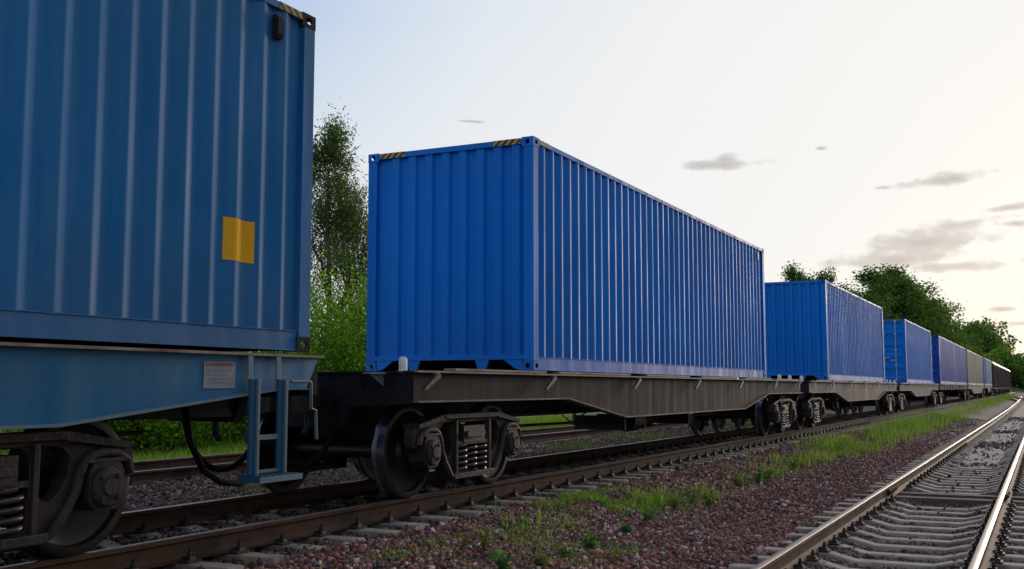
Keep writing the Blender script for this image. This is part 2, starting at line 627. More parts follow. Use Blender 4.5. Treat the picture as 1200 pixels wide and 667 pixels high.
def grid_sheet(name, xs, ys, zf, mat, **kw):
    X, Y = np.meshgrid(xs, ys, indexing='ij')
    Z = zf(X, Y)
    V = np.stack([X.ravel(), Y.ravel(), Z.ravel()], 1)
    n, m = len(xs), len(ys)
    i, j = np.meshgrid(np.arange(n - 1), np.arange(m - 1), indexing='ij')
    a = (i * m + j).ravel()
    F = np.stack([a, a + m, a + m + 1, a + 1], 1)
    return np_mesh(name, V, F, mat, smooth=True, **kw)


def ground_z(X, Y):
    z = np.where(Y > 9, -.62, -.90) + (value_noise(X * .15 + 9, Y * .15, 3) - .5) * .12
    return np.where((Y > -3) & (Y < 15), -1.05, z)


def hill_h(X, Y):
    # low wooded hill far ahead
    d = np.hypot(X, Y)
    az = np.degrees(np.arctan2(Y, X))
    h = 14.5 * np.exp(-((az - 3.0) / 1.15) ** 2) + 3 * np.exp(-((az - 5) / 3) ** 2) + 6.5 * np.exp(-((az + 3) / 6) ** 2)
    return h * np.clip((d - 330) / 120, 0, 1)


gxs = np.concatenate([np.linspace(-400, -20, 12), np.linspace(-10, 260, 91), np.linspace(270, 3500, 90)])
gys = np.concatenate([np.linspace(-2500, -80, 40), np.linspace(-60, -4, 15), [-3.01, -2.9, 5, 14.9, 15.01], np.linspace(16, 80, 17), np.linspace(100, 2500, 40)])
tag(grid_sheet('ground', gxs, gys, lambda X, Y: ground_z(X, Y) + hill_h(X, Y), GROUND), kind='structure')
bxs = np.concatenate([np.linspace(-15, 40, 221), np.linspace(41, 320, 94)])
bys = np.concatenate([np.linspace(-3.6, 2.8, 30), np.linspace(2.9, 5.4, 20), np.linspace(5.5, 15.2, 50)])
tag(grid_sheet('ballast_bed', bxs, bys, lambda X, Y: bal_z(Y) + (value_noise(X * 2.2, Y * 2.2, 4) - .5) * .045, BALLAST), kind='structure')
# packed sand in the middle of the right-hand track, further off
sxs = np.linspace(25, 200, 240)


def sand_edge(X, side):
    return .47 + .12 * (value_noise(X * .9 + 5 * side, X * 0 + 3, 5) - .5)


sv, sf = [], []
for i, s in enumerate(sxs):
    e = min(1, (s - 25) / 4)
    for k in range(7):
        u = -1 + 2 * k / 6
        wv = float(sand_edge(np.array([s]), u > 0)[0])
        sv.append((s, yr(s) + u * wv, -.592 + .012 * (1 - u * u) + .01 * (e - 1) + random.uniform(-.004, .004)))
for i in range(len(sxs) - 1):
    for k in range(6):
        a = i * 7 + k
        sf.append((a, a + 7, a + 8, a + 1))
m_ = MB()
m_.add(sv, sf)
tag(m_.build('sand_infill', SAND, smooth=60), kind='structure')


# ------------------------------------------------------------------ stones (real geometry, one mass)
def scatter_rects(rects):
    P = []
    for x0, x1, y0, y1, dens in rects:
        n = int((x1 - x0) * (y1 - y0) * dens)
        P.append(np.stack([RNG.uniform(x0, x1, n), RNG.uniform(y0, y1, n)], 1))
    return np.concatenate(P)


def stones(name, P2, zfun, size, palette, label, bury=.25):
    n = len(P2)
    base = np.array([(x, y, z) for x in (-1, 1) for y in (-1, 1) for z in (-1, 1)], float)
    q = np.array([(0, 1, 3, 2), (4, 6, 7, 5), (0, 4, 5, 1), (2, 3, 7, 6), (0, 2, 6, 4), (1, 5, 7, 3)])
    V = base[None] * RNG.uniform(.45, 1.0, (n, 8, 3))
    sc = (size[0] + (size[1] - size[0]) * RNG.random(n) ** 1.6)[:, None, None] * .5
    V = V * sc * RNG.uniform(.42, 1.35, (n, 1, 3))
    a = RNG.normal(size=(n, 4))
    a /= np.linalg.norm(a, axis=1, keepdims=True)
    w, x, y, z = a.T
    R = np.stack([1 - 2 * (y * y + z * z), 2 * (x * y - z * w), 2 * (x * z + y * w), 2 * (x * y + z * w), 1 - 2 * (x * x + z * z), 2 * (y * z - x * w),
                  2 * (x * z - y * w), 2 * (y * z + x * w), 1 - 2 * (x * x + y * y)], 1).reshape(n, 3, 3)
    V = np.einsum('nij,nkj->nki', R, V)
    z0 = zfun(P2[:, 0], P2[:, 1]) + sc[:, 0, 0] * RNG.uniform(-bury, 1.1, n)
    V += np.concatenate([P2, z0[:, None]], 1)[:, None, :]
    F = (q[None] + (np.arange(n) * 8)[:, None, None]).reshape(-1, 4)
    pal = np.array(palette)
    c = pal[RNG.integers(0, len(pal), n)] * (1.45, 1.32, 1.32) * RNG.uniform(.45, 1.45, (n, 1))
    o = np_mesh(name, V.reshape(-1, 3), F, STONE, np.repeat(c, 8, 0))
    return tag(o, label, None, kind='stuff')


def bedz(X, Y):
    return bal_z(Y) + (value_noise(X * 2.2, Y * 2.2, 4) - .5) * .045


PAL = [(.19, .080, .055), (.23, .115, .085), (.13, .070, .055), (.095, .072, .068), (.30, .20, .165), (.17, .058, .040), (.050, .036, .038), (.36, .29, .26),
       (.18, .07, .05), (.10, .05, .042), (.15, .085, .07),
       (.20, .125, .10), (.15, .065, .046), (.11, .05, .038), (.07, .06, .065)]
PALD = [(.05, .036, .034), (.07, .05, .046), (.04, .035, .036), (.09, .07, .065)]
P2 = scatter_rects([(4.5, 12, 2.6, 5.4, 1500), (12, 20, 2.6, 5.4, 900), (20, 34, 2.6, 5.4, 420), (34, 60, 2.6, 5.3, 110),
                    (4.5, 14, -2.2, 0.1, 240), (14, 30, -2.0, .1, 160)])
stones('ballast_stones', P2, bedz, (.022, .052), PAL, 'reddish brown crushed stone spread between the two nearer tracks')
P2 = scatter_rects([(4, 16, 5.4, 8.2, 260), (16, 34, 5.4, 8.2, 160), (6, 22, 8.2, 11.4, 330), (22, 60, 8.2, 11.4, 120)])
stones('ballast_stones', P2, bedz, (.03, .06), PALD + PALD + PAL[2:4], 'shade-toned crushed stone under the train and up to the far track')  # darker palette: the shade beneath the train is put into the stone colour
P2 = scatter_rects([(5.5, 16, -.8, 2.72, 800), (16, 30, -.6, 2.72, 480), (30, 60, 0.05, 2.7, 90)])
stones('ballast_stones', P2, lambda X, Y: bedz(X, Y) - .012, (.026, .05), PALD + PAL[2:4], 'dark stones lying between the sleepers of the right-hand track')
P2 = scatter_rects([(15, 26, .6, 2.2, 6), (26, 60, .6, 2.2, 8)])
n1 = value_noise(P2[:, 0] * .8, P2[:, 1] * 1.2, 11)
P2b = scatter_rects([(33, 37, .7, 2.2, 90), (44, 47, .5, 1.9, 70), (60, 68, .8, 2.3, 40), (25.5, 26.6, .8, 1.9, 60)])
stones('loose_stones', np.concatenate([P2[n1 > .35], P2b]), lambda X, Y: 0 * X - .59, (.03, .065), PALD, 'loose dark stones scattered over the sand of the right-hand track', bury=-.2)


# ------------------------------------------------------------------ tracks
def rail_profile(zt):
    """closed outline (y,z), z down from rail head zt; flagged segments are the running surface"""
    h = [(-.036, -.004), (-.030, 0), (.030, 0), (.036, -.004), (.037, -.034), (.012, -.048), (.009, -.135), (.030, -.155), (.074, -.165), (.075, -.178),
         (-.075, -.178), (-.074, -.165), (-.030, -.155), (-.009, -.135), (-.012, -.048), (-.037, -.034)]
    return [(y, zt + z) for y, z in h]


def sweep_rail(name, fy, zt, s0, s1, step, mats, parent, side=0):
    pr = rail_profile(0)
    n = max(2, int((s1 - s0) / step) + 1)
    ss = [s0 + (s1 - s0) * i / (n - 1) for i in range(n)]
    vs, fs, mi = [], [], []
    k = len(pr)
    for s in ss:
        zz = zt(s) if callable(zt) else zt
        for y, z in pr:
            vs.append((s, fy(s) + y, z + zz))
    for i in range(n - 1):
        for j in range(k):
            j2 = (j + 1) % k
            fs.append((i * k + j, i * k + j2, (i + 1) * k + j2, (i + 1) * k + j))
            mi.append(1 if j in (0, 1, 2) else 0)
    fs += [tuple(range(k)), tuple((n - 1) * k + j for j in range(k))[::-1]]
    mi += [0, 0]
    m = MB()
    m.v, m.f, m.m = vs, fs, mi
    return m.build(name, mats, parent, smooth=35)


def sleeper_mesh():
    m = MB()
    ys = [-1.35, -1.33, -.60, -.36, .36, .60, 1.33, 1.35]
    tz = [-.05, -.0, 0.0, -.06, -.06, 0.0, 0.0, -.05]
    vs, fs = [], []
    for y, z in zip(ys, tz):
        vs += [(-.135, y, -.2), (-.096, y, z - .012), (-.085, y, z), (.085, y, z), (.096, y, z - .012), (.135, y, -.2)]
    for i in range(len(ys) - 1):
        for j in range(6):
            j2 = (j + 1) % 6
            fs.append((i * 6 + j, i * 6 + j2, (i + 1) * 6 + j2, (i + 1) * 6 + j))
    fs += [tuple(range(6)), tuple(42 + j for j in range(6))[::-1]]
    return m.add(vs, fs)


def clip_mesh():
    m = MB()
    m.box(-.09, .09, -.06, .07, 0, .018)
    m.prism([(-.055, .018), (.05, .018), (.04, .045), (-.02, .052), (-.055, .04)], 'x', -.035, .035)
    m.tube([(0, .01, .02), (0, .01, .115)], .013, 6)
    m.lathe([(0.052, 0), (.052, .024), (.085, .024), (.085, 0)], (0, .01, 0), 'z', 6)
    return m


proto_sleeper = None
proto_clip = None


def make_track(label_name, fy, zt, s0, s1, spacing, near_to, clip_to, far_to, top_mat, gauge_half=.797, skip=(), step=2.0, s_start_clip=0, jitter=.012, clipsides=(-1, 1)):
    global proto_sleeper, proto_clip
    t_ = empty('railway_track')
    tag(t_, kind='structure')
    for sg in (-1, 1):
        sweep_rail('rail', lambda s: fy(s) + sg * gauge_half, zt, s0, s1, step, [RAIL_RUST2 if top_mat is RAIL_TOP else RAIL_RUST, top_mat], t_)
    s = s0
    k = 0
    far = MB()
    rows = []
    while s < far_to:
        skipit = any(a < s < b for a, b in skip)
        if not skipit:
            dy, dz, da = random.uniform(-.025, .025), random.uniform(-.006, .003), random.uniform(-1, 1) * .008
            if s < near_to:
                if proto_sleeper is None:
                    o = proto_sleeper = sleeper_mesh().build('sleeper', CONC, t_)
                else:
                    o = child(proto_sleeper, t_)
                o.location = (s, fy(s) + dy, zt - .186 + dz)
                o.rotation_euler = (0, 0, da)
                if s_start_clip < s < clip_to:
                    for sg in (-1, 1):
                        for q in clipsides:
                            loc = (0, sg * gauge_half + q * .105 - dy, .006)
                            if proto_clip is None:
                                c = proto_clip = clip_mesh().build('rail_clip', CAST, o)
                            else:
                                c = child(proto_clip, o)
                            c.location = loc
                            c.rotation_euler = (0, 0, 0 if q > 0 else pi)
                            c.scale = (.85, .9, .85)
            else:
                rows.append((s, fy(s), zt - .186))
        s += spacing + random.uniform(-jitter, jitter)
    if rows:
        sm = sleeper_mesh()
        for (a, b, c) in rows:
            far.add([(x + a, y + b, z + c) for x, y, z in sm.v], sm.f)
        tag(far.build('sleeper', CONC, t_, recalc=False), kind='stuff')
    return t_


track_train = make_track('train', lambda s: YC, 0.0, -12, 330, .555, 75, 42, 160, RAIL_TOP2, step=20, s_start_clip=3.5)
track_far = make_track('far', lambda s: YL, ZL, -12, 330, .60, 40, 24, 60, RAIL_TOP2, step=20, s_start_clip=9)
track_right = make_track('right', yr, ZR, -8, 200, .60, 90, 34, 140, RAIL_TOP, step=2, s_start_clip=5, skip=[(17.0, 18.6)])
# pair of timber sleepers under the rail joint, joint bars, gap
for sx in (17.45, 18.12):
    m = MB()
    m.box(-.12, .12, -1.36, 1.36, -.17, 0)
    tb = m.build('timber_sleeper', TIMBER, track_right, bevel=.012)
    tb.location = (sx, yr(sx), ZR - .18)
for sg in (-1, 1):
    for q in (-1, 1):
        m = MB()
        m.box(-.4, .4, -.012, .012, -.135, -.045)
        for bx_ in (-.32, -.19, -.07, .07, .19, .32):
            m.lathe([(.012, .0), (.012, .02), (.04, .02), (.04, 0)], (bx_, 0, -.09), 'y', 6)
        jb = m.build('joint_bar', CAST, track_right, loc=(17.42, yr(17.4) + sg * .797 + q * .032, ZR))
        if q < 0:
            jb.rotation_euler = (0, 0, pi)
# crossover that leaves the train's track far ahead and joins the right-hand one
xo = tag(empty('crossover_track'), kind='structure')
for sg in (-1, 1):
    def fyx(s, sg=sg):
        u = min(1, max(0, (s - 128) / 62))
        u = u * u * (3 - 2 * u)
        return yr(min(s, 135)) * (1 - u) + YC * u + sg * .797
    def zx(s):
        u = min(1, max(0, (s - 128) / 62))
        return ZR * (1 - u) + 0.0 * u - .012
    sweep_rail('rail', fyx, zx, 120, 200, 2, [RAIL_RUST, RAIL_TOP], xo)


# ------------------------------------------------------------------ bogie parts (meshes shared by every wagon)
class Lib:
    pass


L_ = Lib()


def proto_obj(name, mb, mats, **kw):
    o = mb.build(name, mats, None, **kw)
    return o


LIBRARY = []


def lib(name, mb, mats, **kw):
    o = mb.build(name, mats, None, **kw)
    COL.objects.unlink(o)
    LIBRARY.append(o)
    return o


def use(o, parent, loc=(0, 0, 0), rot=(0, 0, 0)):
    c = o.copy()
    COL.objects.link(c)
    c.parent = parent
    c.location = loc
    c.rotation_euler = rot
    return c


def arc(cx, cz, r, a0, a1, n):
    return [(cx + r * cos(radians(a0 + (a1 - a0) * i / n)), cz + r * sin(radians(a0 + (a1 - a0) * i / n))) for i in range(n + 1)]


def sideframe():
    half = [(0, .155), (.45, .155), (.53, .185), (.64, .34), (.705, .46), (.745, .56), (.775, .625), (.83, .655), (.925, .66), (1.02, .655), (1.075, .625),
            (1.10, .52), (1.19, .52), (1.215, .60), (1.20, .70), (1.12, .765), (.90, .80), (.62, .835), (0, .845)]
    outer = half + [(-x, z) for x, z in half[::-1] if x != 0]
    win = [(-.345, .25), (.345, .25), (.345, .71), (.30, .755), (-.30, .755), (-.345, .71)]
    h1 = [(.42, .47), (.46, .42), (.52, .41), (.60, .47), (.66, .58), (.665, .69), (.60, .75), (.46, .76), (.42, .72)]
    h2 = [(-x, z) for x, z in h1[::-1]]
    m = MB()
    m.prism(outer, 'y', -.055, .055, holes=[win, h1, h2])
    # ribs standing proud along the outline: lower tension member and jaw rims
    for sgx in (-1, 1):
        for yy in (-.085, ):
            path = [(sgx * x, yy, z) for x, z in [(.40, .185), (.50, .205), (.635, .36), (.70, .48), (.72, .58), (.76, .655), (.83, .69), (.925, .70), (1.03, .69), (1.12, .64), (1.15, .55)]]
            m.tube(path, .034, 8)
        m.box(sgx * .378 - .022, sgx * .378 + .022, -.10, .03, .22, .78)
        m.box(sgx * .378 - .034, sgx * .378 + .034, -.075, -.05, .45, .70)
    m.box(-.46, .46, -.12, .12, .165, .225)
    m.box(-.62, .62, -.10, .10, .80, .852)
    m.prism([(.60, .79), (1.15, .715), (1.17, .755), (.62, .853)], 'y', -.095, .095)
    m.prism([(-.60, .79), (-.62, .853), (-1.17, .755), (-1.15, .715)], 'y', -.095, .095)
    return m


L_.side_frame = lib('side_frame', sideframe(), CAST, smooth=35, bevel=.008)


def wheel():
    m = MB()
    # y = 0 is the inner (flange) side; +y is the outer face
    prof = [(.0, .08), (.0, .12), (.035, .14), (.045, .36), (.0, .41), (-.002, .49), (.006, .503), (.018, .505), (.032, .492), (.042, .478), (.128, .472), (.132, .465),
            (.132, .415), (.095, .40), (.060, .30), (.075, .17), (.12, .13), (.13, .09), (.13, .03), (.13, 0)]
    mis = [0] * 19
    for i in (5, 6, 7, 8, 9):
        mis[i] = 1
    m.lathe(prof, (0, 0, 0), 'y', 48, mis=mis)
    return m


L_.wheel = lib('wheel', wheel(), [WHEEL, TREAD], smooth=32)


def axle():
    m = MB()
    m.lathe([(-1.06, 0), (-1.06, .065), (-.82, .07), (-.70, .09), (-.5, .08), (0, .075), (.5, .08), (.70, .09), (.82, .07), (1.06, .065), (1.06, 0)], (0, 0, 0), 'y', 16)
    return m


L_.axle = lib('axle', axle(), WHEEL, smooth=40)


def axle_box():
    m = MB()
    # outer face towards -y
    m.lathe([(.13, 0), (.13, .125), (-.10, .135), (-.115, .12), (-.118, .06), (-.13, .055), (-.13, 0)], (0, 0, 0), 'y', 24)
    m.prism([(-.15, -.09), (-.15, .10), (-.11, .165), (.11, .165), (.15, .10), (.15, -.09), (.09, -.15), (-.09, -.15)], 'y', -.085, .11)
    for k in range(4):
        a = radians(45 + 90 * k)
        m.lathe([(-.10, 0), (-.132, 0.001), (-.132, .018), (-.10, .018)], (.095 * cos(a), 0, .095 * sin(a)), 'y', 6)
    m.prism([(-.17, .165), (.17, .165), (.15, .19), (-.15, .19)], 'y', -.09, .09)
    return m


L_.axle_box = lib('axle_box', axle_box(), CAST, smooth=35, bevel=.006)


def coil(r, w, z0, z1, turns, n=14, k=7):
    m = MB()
    pts = []
    N = int(turns * n)
    for i in range(N + 1):
        a = 2 * pi * i / n
        zz = z0 + (z1 - z0) * i / N
        pts.append((r * cos(a), r * sin(a), zz))
    m.tube(pts, w, k)
    return m


L_.spring = lib('coil_spring', coil(.10, .021, .235, .515, 4.6), SPRING, smooth=60)


def bolster():
    m = MB()
    m.box(-.24, .24, -1.12, 1.12, .54, .72)
    m.box(-.33, .33, -1.11, -.93, .52, .56)
    m.box(-.33, .33, .93, 1.11, .52, .56)
    m.prism([(-1.12, .52), (-.6, .45), (.6, .45), (1.12, .52)], 'x', -.15, .15)
    m.box(-.20, .20, -1.15, 1.15, .60, .66)
    m.lathe([(.70, .0), (.70, .22), (.80, .22), (.80, 0)], (0, 0, 0), 'z', 20)
    m.tube([(-.24, -.95, .40), (-.24, .95, .40)], .03, 8)
    m.tube([(.24, -.95, .40), (.24, .95, .40)], .03, 8)
    return m


L_.bolster = lib('bolster', bolster(), CAST_RED, smooth=40)


def brake_beam():
    m = MB()
    m.tube([(0, -.72, .44), (0, .72, .44)], .035, 8)
    for sg in (-1, 1):
        m.prism([(-.05, .30), (.02, .28), (.06, .44), (.02, .62), (-.05, .60), (-.01, .44)], 'y', sg * .76 - .04, sg * .76 + .04)
        m.tube([(0.0, sg * .76, .58), (0.02, sg * .70, .80)], .012, 6)
    return m


L_.brake_beam = lib('brake_beam', brake_beam(), BLACKISH, smooth=40)


def add_bogie(parent, x):
    b = empty('bogie', (x, 0, 0), 0, parent)
    use(L_.bolster, b)
    for sy in (-1, 1):
        use(L_.side_frame, b, (0, sy * 1.018, 0), (0, 0, 0 if sy < 0 else pi))
        for sx in (-1, 1):
            use(L_.axle_box, b, (sx * .925, sy * 1.05, .475), (0, 0, 0 if sy < 0 else pi))
            use(L_.wheel, b, (sx * .925, sy * .72, .475), (0, 0, 0 if sy > 0 else pi))
        for kx, ky in ((-.225, -.0), (.225, -.0), (0, .0)):
            use(L_.spring, b, (kx, sy * (1.018 - ky * (1 if sy < 0 else 1) * -1 * sy * sy), 0), (0, 0, random.uniform(0, 6)))
    for sx in (-1, 1):
        use(L_.axle, b, (sx * .925, 0, .475))
        use(L_.brake_beam, b, (sx * .36, 0, 0), (0, 0, 0 if sx > 0 else pi))
    return b


# ------------------------------------------------------------------ flat wagon
def band(m, pts, y0, y1, th, mi=0):
    """plate following the (x,z) polyline, from y0 to y1, hanging th below it"""
    poly = list(pts) + [(x, z - th) for x, z in pts[::-1]]
    m.prism(poly, 'y', y0, y1, mi)


def tie_hook_mesh():
    m = MB()
    # bent bar: rounded head under the flange, blade dropping back towards -x
    m.tube([(.03, .05, .0), (.035, -.045, -.004), (.03, -.085, -.02)], [.016, .02, .018], 8)
    m.prism([(.05, -.015), (.0, -.01), (-.26, -.15), (-.27, -.175), (-.20, -.165), (.055, -.045)], 'y', -.10, -.075, 1)
    return m


L_.tie_hook = lib('tie_hook', tie_hook_mesh(), [STEELGREY, BLACKISH], smooth=40)


def stake_pin():
    m = MB()
    m.lathe([(0, 0), (0, .058), (.012, .058), (.014, .042), (.125, .042), (.148, .030), (.155, 0)], (0, 0, 0), 'z', 20)
    return m


L_.pin = lib('container_stop', stake_pin(), WHITE, smooth=40)


def coupler_mesh():
    m = MB()
    # along +x from the end of the wagon
    m.box(-.35, .22, -.10, .10, .93, 1.15)
    m.prism([(.20, -.13), (.42, -.20), (.60, -.16), (.62, -.05), (.50, .0), (.64, .10), (.60, .20), (.42, .21), (.20, .14)], 'z', .88, 1.20)
    m.box(-.30, -.02, -.19, .19, .86, 1.22)
    m.tube([(.1, 0, .93), (.1, 0, .72), (.16, 0, .66)], .035, 8)
    return m


L_.coupler = lib('coupler', coupler_mesh(), CAST, smooth=35, bevel=.012)


def hose_mesh():
    m = MB()
    pts = []
    P0, P1, P2_, P3 = Vector((0, .3, .95)), Vector((.12, .32, .30)), Vector((.5, .12, .20)), Vector((.66, .02, .62))
    for i in range(15):
        t = i / 14
        pts.append(P0 * (1 - t) ** 3 + P1 * 3 * t * (1 - t) ** 2 + P2_ * 3 * t * t * (1 - t) + P3 * t ** 3)
    m.tube(pts, .028, 8)
    m.lathe([(-.04, 0), (-.04, .045), (.05, .045), (.05, 0)], (0, .3, .97), 'z', 10)
    m.box(.62, .74, -.02, .05, .57, .67)
    return m


L_.hose = lib('brake_hose', hose_mesh(), RUBBER, smooth=50)


def lever_mesh():
    m = MB()
    m.tube([(-.03, -1.26, 1.20), (.22, -1.26, 1.20)], .014, 8)
    m.tube([(.22, -1.26, 1.20), (.235, -1.26, 1.19), (.27, -1.24, .98), (.36, -1.22, .96), (.38, -1.22, .72)], .014, 8)
    return m


L_.lever = lib('uncoupling_lever', lever_mesh(), LADDER_EDGE, smooth=40)


def ladder_mesh(style):
    m = MB()
    if style == 'blue':
        for x in (0, .34):
            m.box(x - .035, x + .035, -.012, .012, .24, .975, 0)        # wide flat stile, paler on its edge
            m.box(x + .035, x + .062, -.03, .03, .232, .972, 1)
            m.box(x - .035, x + .02, .013, .03, .90, 1.155, 1)
        m.box(.063, .304, -.012, .012, .50, .54, 1)
        m.box(.063, .304, -.012, .012, .245, .27, 1)
    else:
        for x in (0, .32):
            m.box(x - .02, x + .02, -.01, .01, .34, 1.28, 0)
        m.box(.02, .30, -.012, .012, .72, .75, 1)
    return m


def wagon(name, x0, length, sill_mat, low, profile, hooks, planks, label, group, end_mat=None, pins=True, bog=1.42, ladder=None, step_l=True, top=1.30, lift=0.0,
          detail=True, pins_at=None):
    """profile: bottom outline of the side sill as (x, z) from end to end; x local to the wagon"""
    w = tag(empty(name, (x0, YC, 0)), label, 'railway wagon', group)
    end_mat = end_mat or WAG_DARK
    for sg in (-1, 1):
        m = MB()
        yo = sg * 1.20
        poly = [(0, top - .02)] + [(x, z) for x, z in profile] + [(length, top - .02)]
        m.prism(poly, 'y', yo - .006, yo + .006)
        # bottom flange
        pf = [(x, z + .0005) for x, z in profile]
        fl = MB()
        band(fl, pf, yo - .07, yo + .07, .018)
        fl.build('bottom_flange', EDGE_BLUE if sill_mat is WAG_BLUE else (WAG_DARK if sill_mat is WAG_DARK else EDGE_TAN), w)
        # stiffeners on the inside and a few outside joints
        for k in range(int(length / 1.3)):
            xx = .8 + k * 1.3
            zb = np.interp(xx, [p[0] for p in profile], [p[1] for p in profile])
            m.box(xx, xx + .012, yo - sg * .11 if sg > 0 else yo + .006, yo - .006 if sg > 0 else yo + .11, zb, top - .03)
        m.build('side_sill', sill_mat, w)
        m = MB()
        m.box(-.01, length + .01, min(yo - sg * .11, yo + sg * .065), max(yo - sg * .11, yo + sg * .065), top - .02, top)
        m.build('top_flange', [PLANK if sill_mat is not WAG_DARK else WAG_DARK], w)
        for a, b in planks:
            m = MB()
            m.box(a, b, min(yo - sg * .09, yo + sg * .055), max(yo - sg * .09, yo + sg * .055), top + .003, top + .030)
            m.build('packing_strip', PLANK, w, bevel=.004)
        for hx in hooks:
            use(L_.tie_hook, w, (hx, yo if sg < 0 else yo, top - .022), (0, 0, 0) if sg < 0 else (0, 0, pi))
    # frame inside
    m = MB()
    for yy in (-.33, .33):
        m.box(.05, length - .05, yy - .05, yy + .05, low + .02, top - .05)
    xx = 2.9
    while xx < length - 2.5:
        m.box(xx, xx + .12, -1.19, 1.19, top - .30, top - .06)
        xx += 1.55
    m.box(.1, length - .1, -.20, .20, low + .04, low + .10)
    m.build('centre_sill', BLACKISH, w)
    for e, xe in ((-1, 0), (1, length)):
        m = MB()
        a, b = (xe - .012, xe + .10) if e < 0 else (xe - .10, xe + .012)
        zb = top - .33
        m.prism([(-1.19, top - .024), (1.19, top - .024), (1.19, zb), (.45, zb - .03), (.38, zb - .24), (-.38, zb - .24), (-.45, zb - .03), (-1.19, zb)], 'x', a, b)
        m.box(a - .03 * (e < 0), b + .03 * (e > 0), -1.22, 1.22, top - .022, top - .006)
        for yy in (-.95, -.62, .62, .95):
            m.prism([(xe + e * .0, top - .03), (xe + e * .075, top - .03), (xe + e * .0, top - .22)], 'y', yy - .008, yy + .008)
        m.build('headstock', end_mat, w)
        m = MB()
        a, b = (.10, 2.6) if e < 0 else (length - 2.6, length - .10)
        m.box(a, b, -1.08, 1.08, top - .05, top - .03)
        m.build('deck_plate', WAG_DARK, w)
        c = use(L_.coupler, w, (xe, 0, 0), (0, 0, 0 if e > 0 else pi))
        c = use(L_.hose, w, (xe, 0, 0), (0, 0, 0 if e > 0 else pi))
    if pins_at:
        for px_, py_ in pins_at:
            use(L_.pin, w, (px_, py_, top - .012))
    for bx_ in (bog, length - bog):
        add_bogie(w, bx_)
    if detail:
        # air reservoir, brake cylinder, rods
        mid = length / 2
        m = MB()
        m.lathe([(-.55, 0), (-.55, .10), (-.50, .17), (.50, .17), (.55, .10), (.55, 0)], (mid + 1.2, .25, .52), 'x', 20)
        m.build('air_reservoir', BLACKISH, w, smooth=40)
        m = MB()
        m.lathe([(-.25, 0), (-.25, .18), (.20, .18), (.24, .08), (.24, 0)], (mid - .7, -.3, .56), 'x', 18)
        m.tube([(mid - .45, -.3, .56), (mid + .2, -.3, .55)], .02, 6)
        m.build('brake_cylinder', BLACKISH, w, smooth=40)
        m = MB()
        m.tube([(2.4, .0, .60), (length - 2.4, .0, .52)], .022, 6)
        m.tube([(1.2, -.42, .78), (length - 1.2, -.42, .78)], .018, 6)
        for xx in (mid - 1.4, mid - .4, mid + 2.2):
            m.box(xx, xx + .08, -.45, .45, .42, .66)
        m.build('brake_rod', BLACKISH, w, smooth=40)
    return w


def prof60(length, zl=1.0, zb=.71, a=3.7, b=5.85):
    return [(0, zl), (a, zl), (b, zb), (length - b, zb), (length - a, zl), (length, zl)]


LW = 18.65
G_FLAT = 'long flat wagons of the container train'
hk = [.32, 3.2, 6.35, 9.5, 12.5, 15.6, 18.2]
pk = [(.75, 3.05), (3.42, 6.05), (6.8, 9.05), (9.75, 12.2), (12.9, 15.3), (15.8, 18.3)]
pins_front = [(.16, -.98), (.16, .98), (LW - 1.55, -1.02), (LW - .16, -.98), (LW - .16, .98)]

# W1: blue wagon, cut by the left edge of the picture
x1e = 7.47
L1 = 18.6
p1 = [(0, 1.13), (.55, 1.13), (2.75, .905), (L1 - 2.72, .905), (L1 - .55, 1.13), (L1 - .16, 1.13)]
w1 = wagon('flat_wagon', x1e - L1, L1, WAG_BLUE, .86, p1, [], [], 'blue flat wagon nearest the camera, with pale ladder and white board on its sill', G_FLAT,
           top=1.40, bog=3.13, ladder='blue', end_mat=WAG_DARK)
m = MB()
m.box(-.0, .62, -.012, .012, .0, 1.0)
lad = ladder_mesh('blue')
lad.build('ladder', [LADDER_BLUE, LADDER_EDGE], w1, bevel=.004, loc=(L1 - .93, -1.275, .225))
m = MB()
m.box(-.06, .46, -.17, .05, .335, .375)
m.box(-.06, .46, -.172, -.17, .332, .378, 1)
for k in range(6):
    m.box(-.03 + k * .08, .0 + k * .08, -.165, .045, .376, .384)
m.build('footstep', [LADDER_BLUE, LADDER_EDGE], w1, loc=(L1 - .92, -1.24, .075), bevel=.004)
c = use(L_.lever, w1, (L1 - .45, -.03, -.02))
# board with red heading on the sill
m = MB()
m.box(0, .34, -.006, .0, 0, .20)
bd = m.build('notice_board', OFFWHITE, w1, loc=(L1 - 1.40, -1.208, 1.125))
m = MB()
m.box(.02, .32, -.008, -.0062, .168, .192)
for k in range(4):
    m.box(.04, .30 - .05 * (k % 2), -.008, -.0062, .130 - k * .03, .138 - k * .03, 1)
m.build('print', [RED, FADED], bd)
# bracket and brake hose hanging by the ladder
m = MB()
pts = [(L1 - 1.25, -.9, .98), (L1 - 1.22, -.93, .72), (L1 - 1.12, -.98, .50), (L1 - .95, -1.0, .40), (L1 - .72, -1.0, .37), (L1 - .5, -.9, .40)]
m.tube(pts, .026, 8)
m.build('hanging_hose', RUBBER, w1, smooth=60)

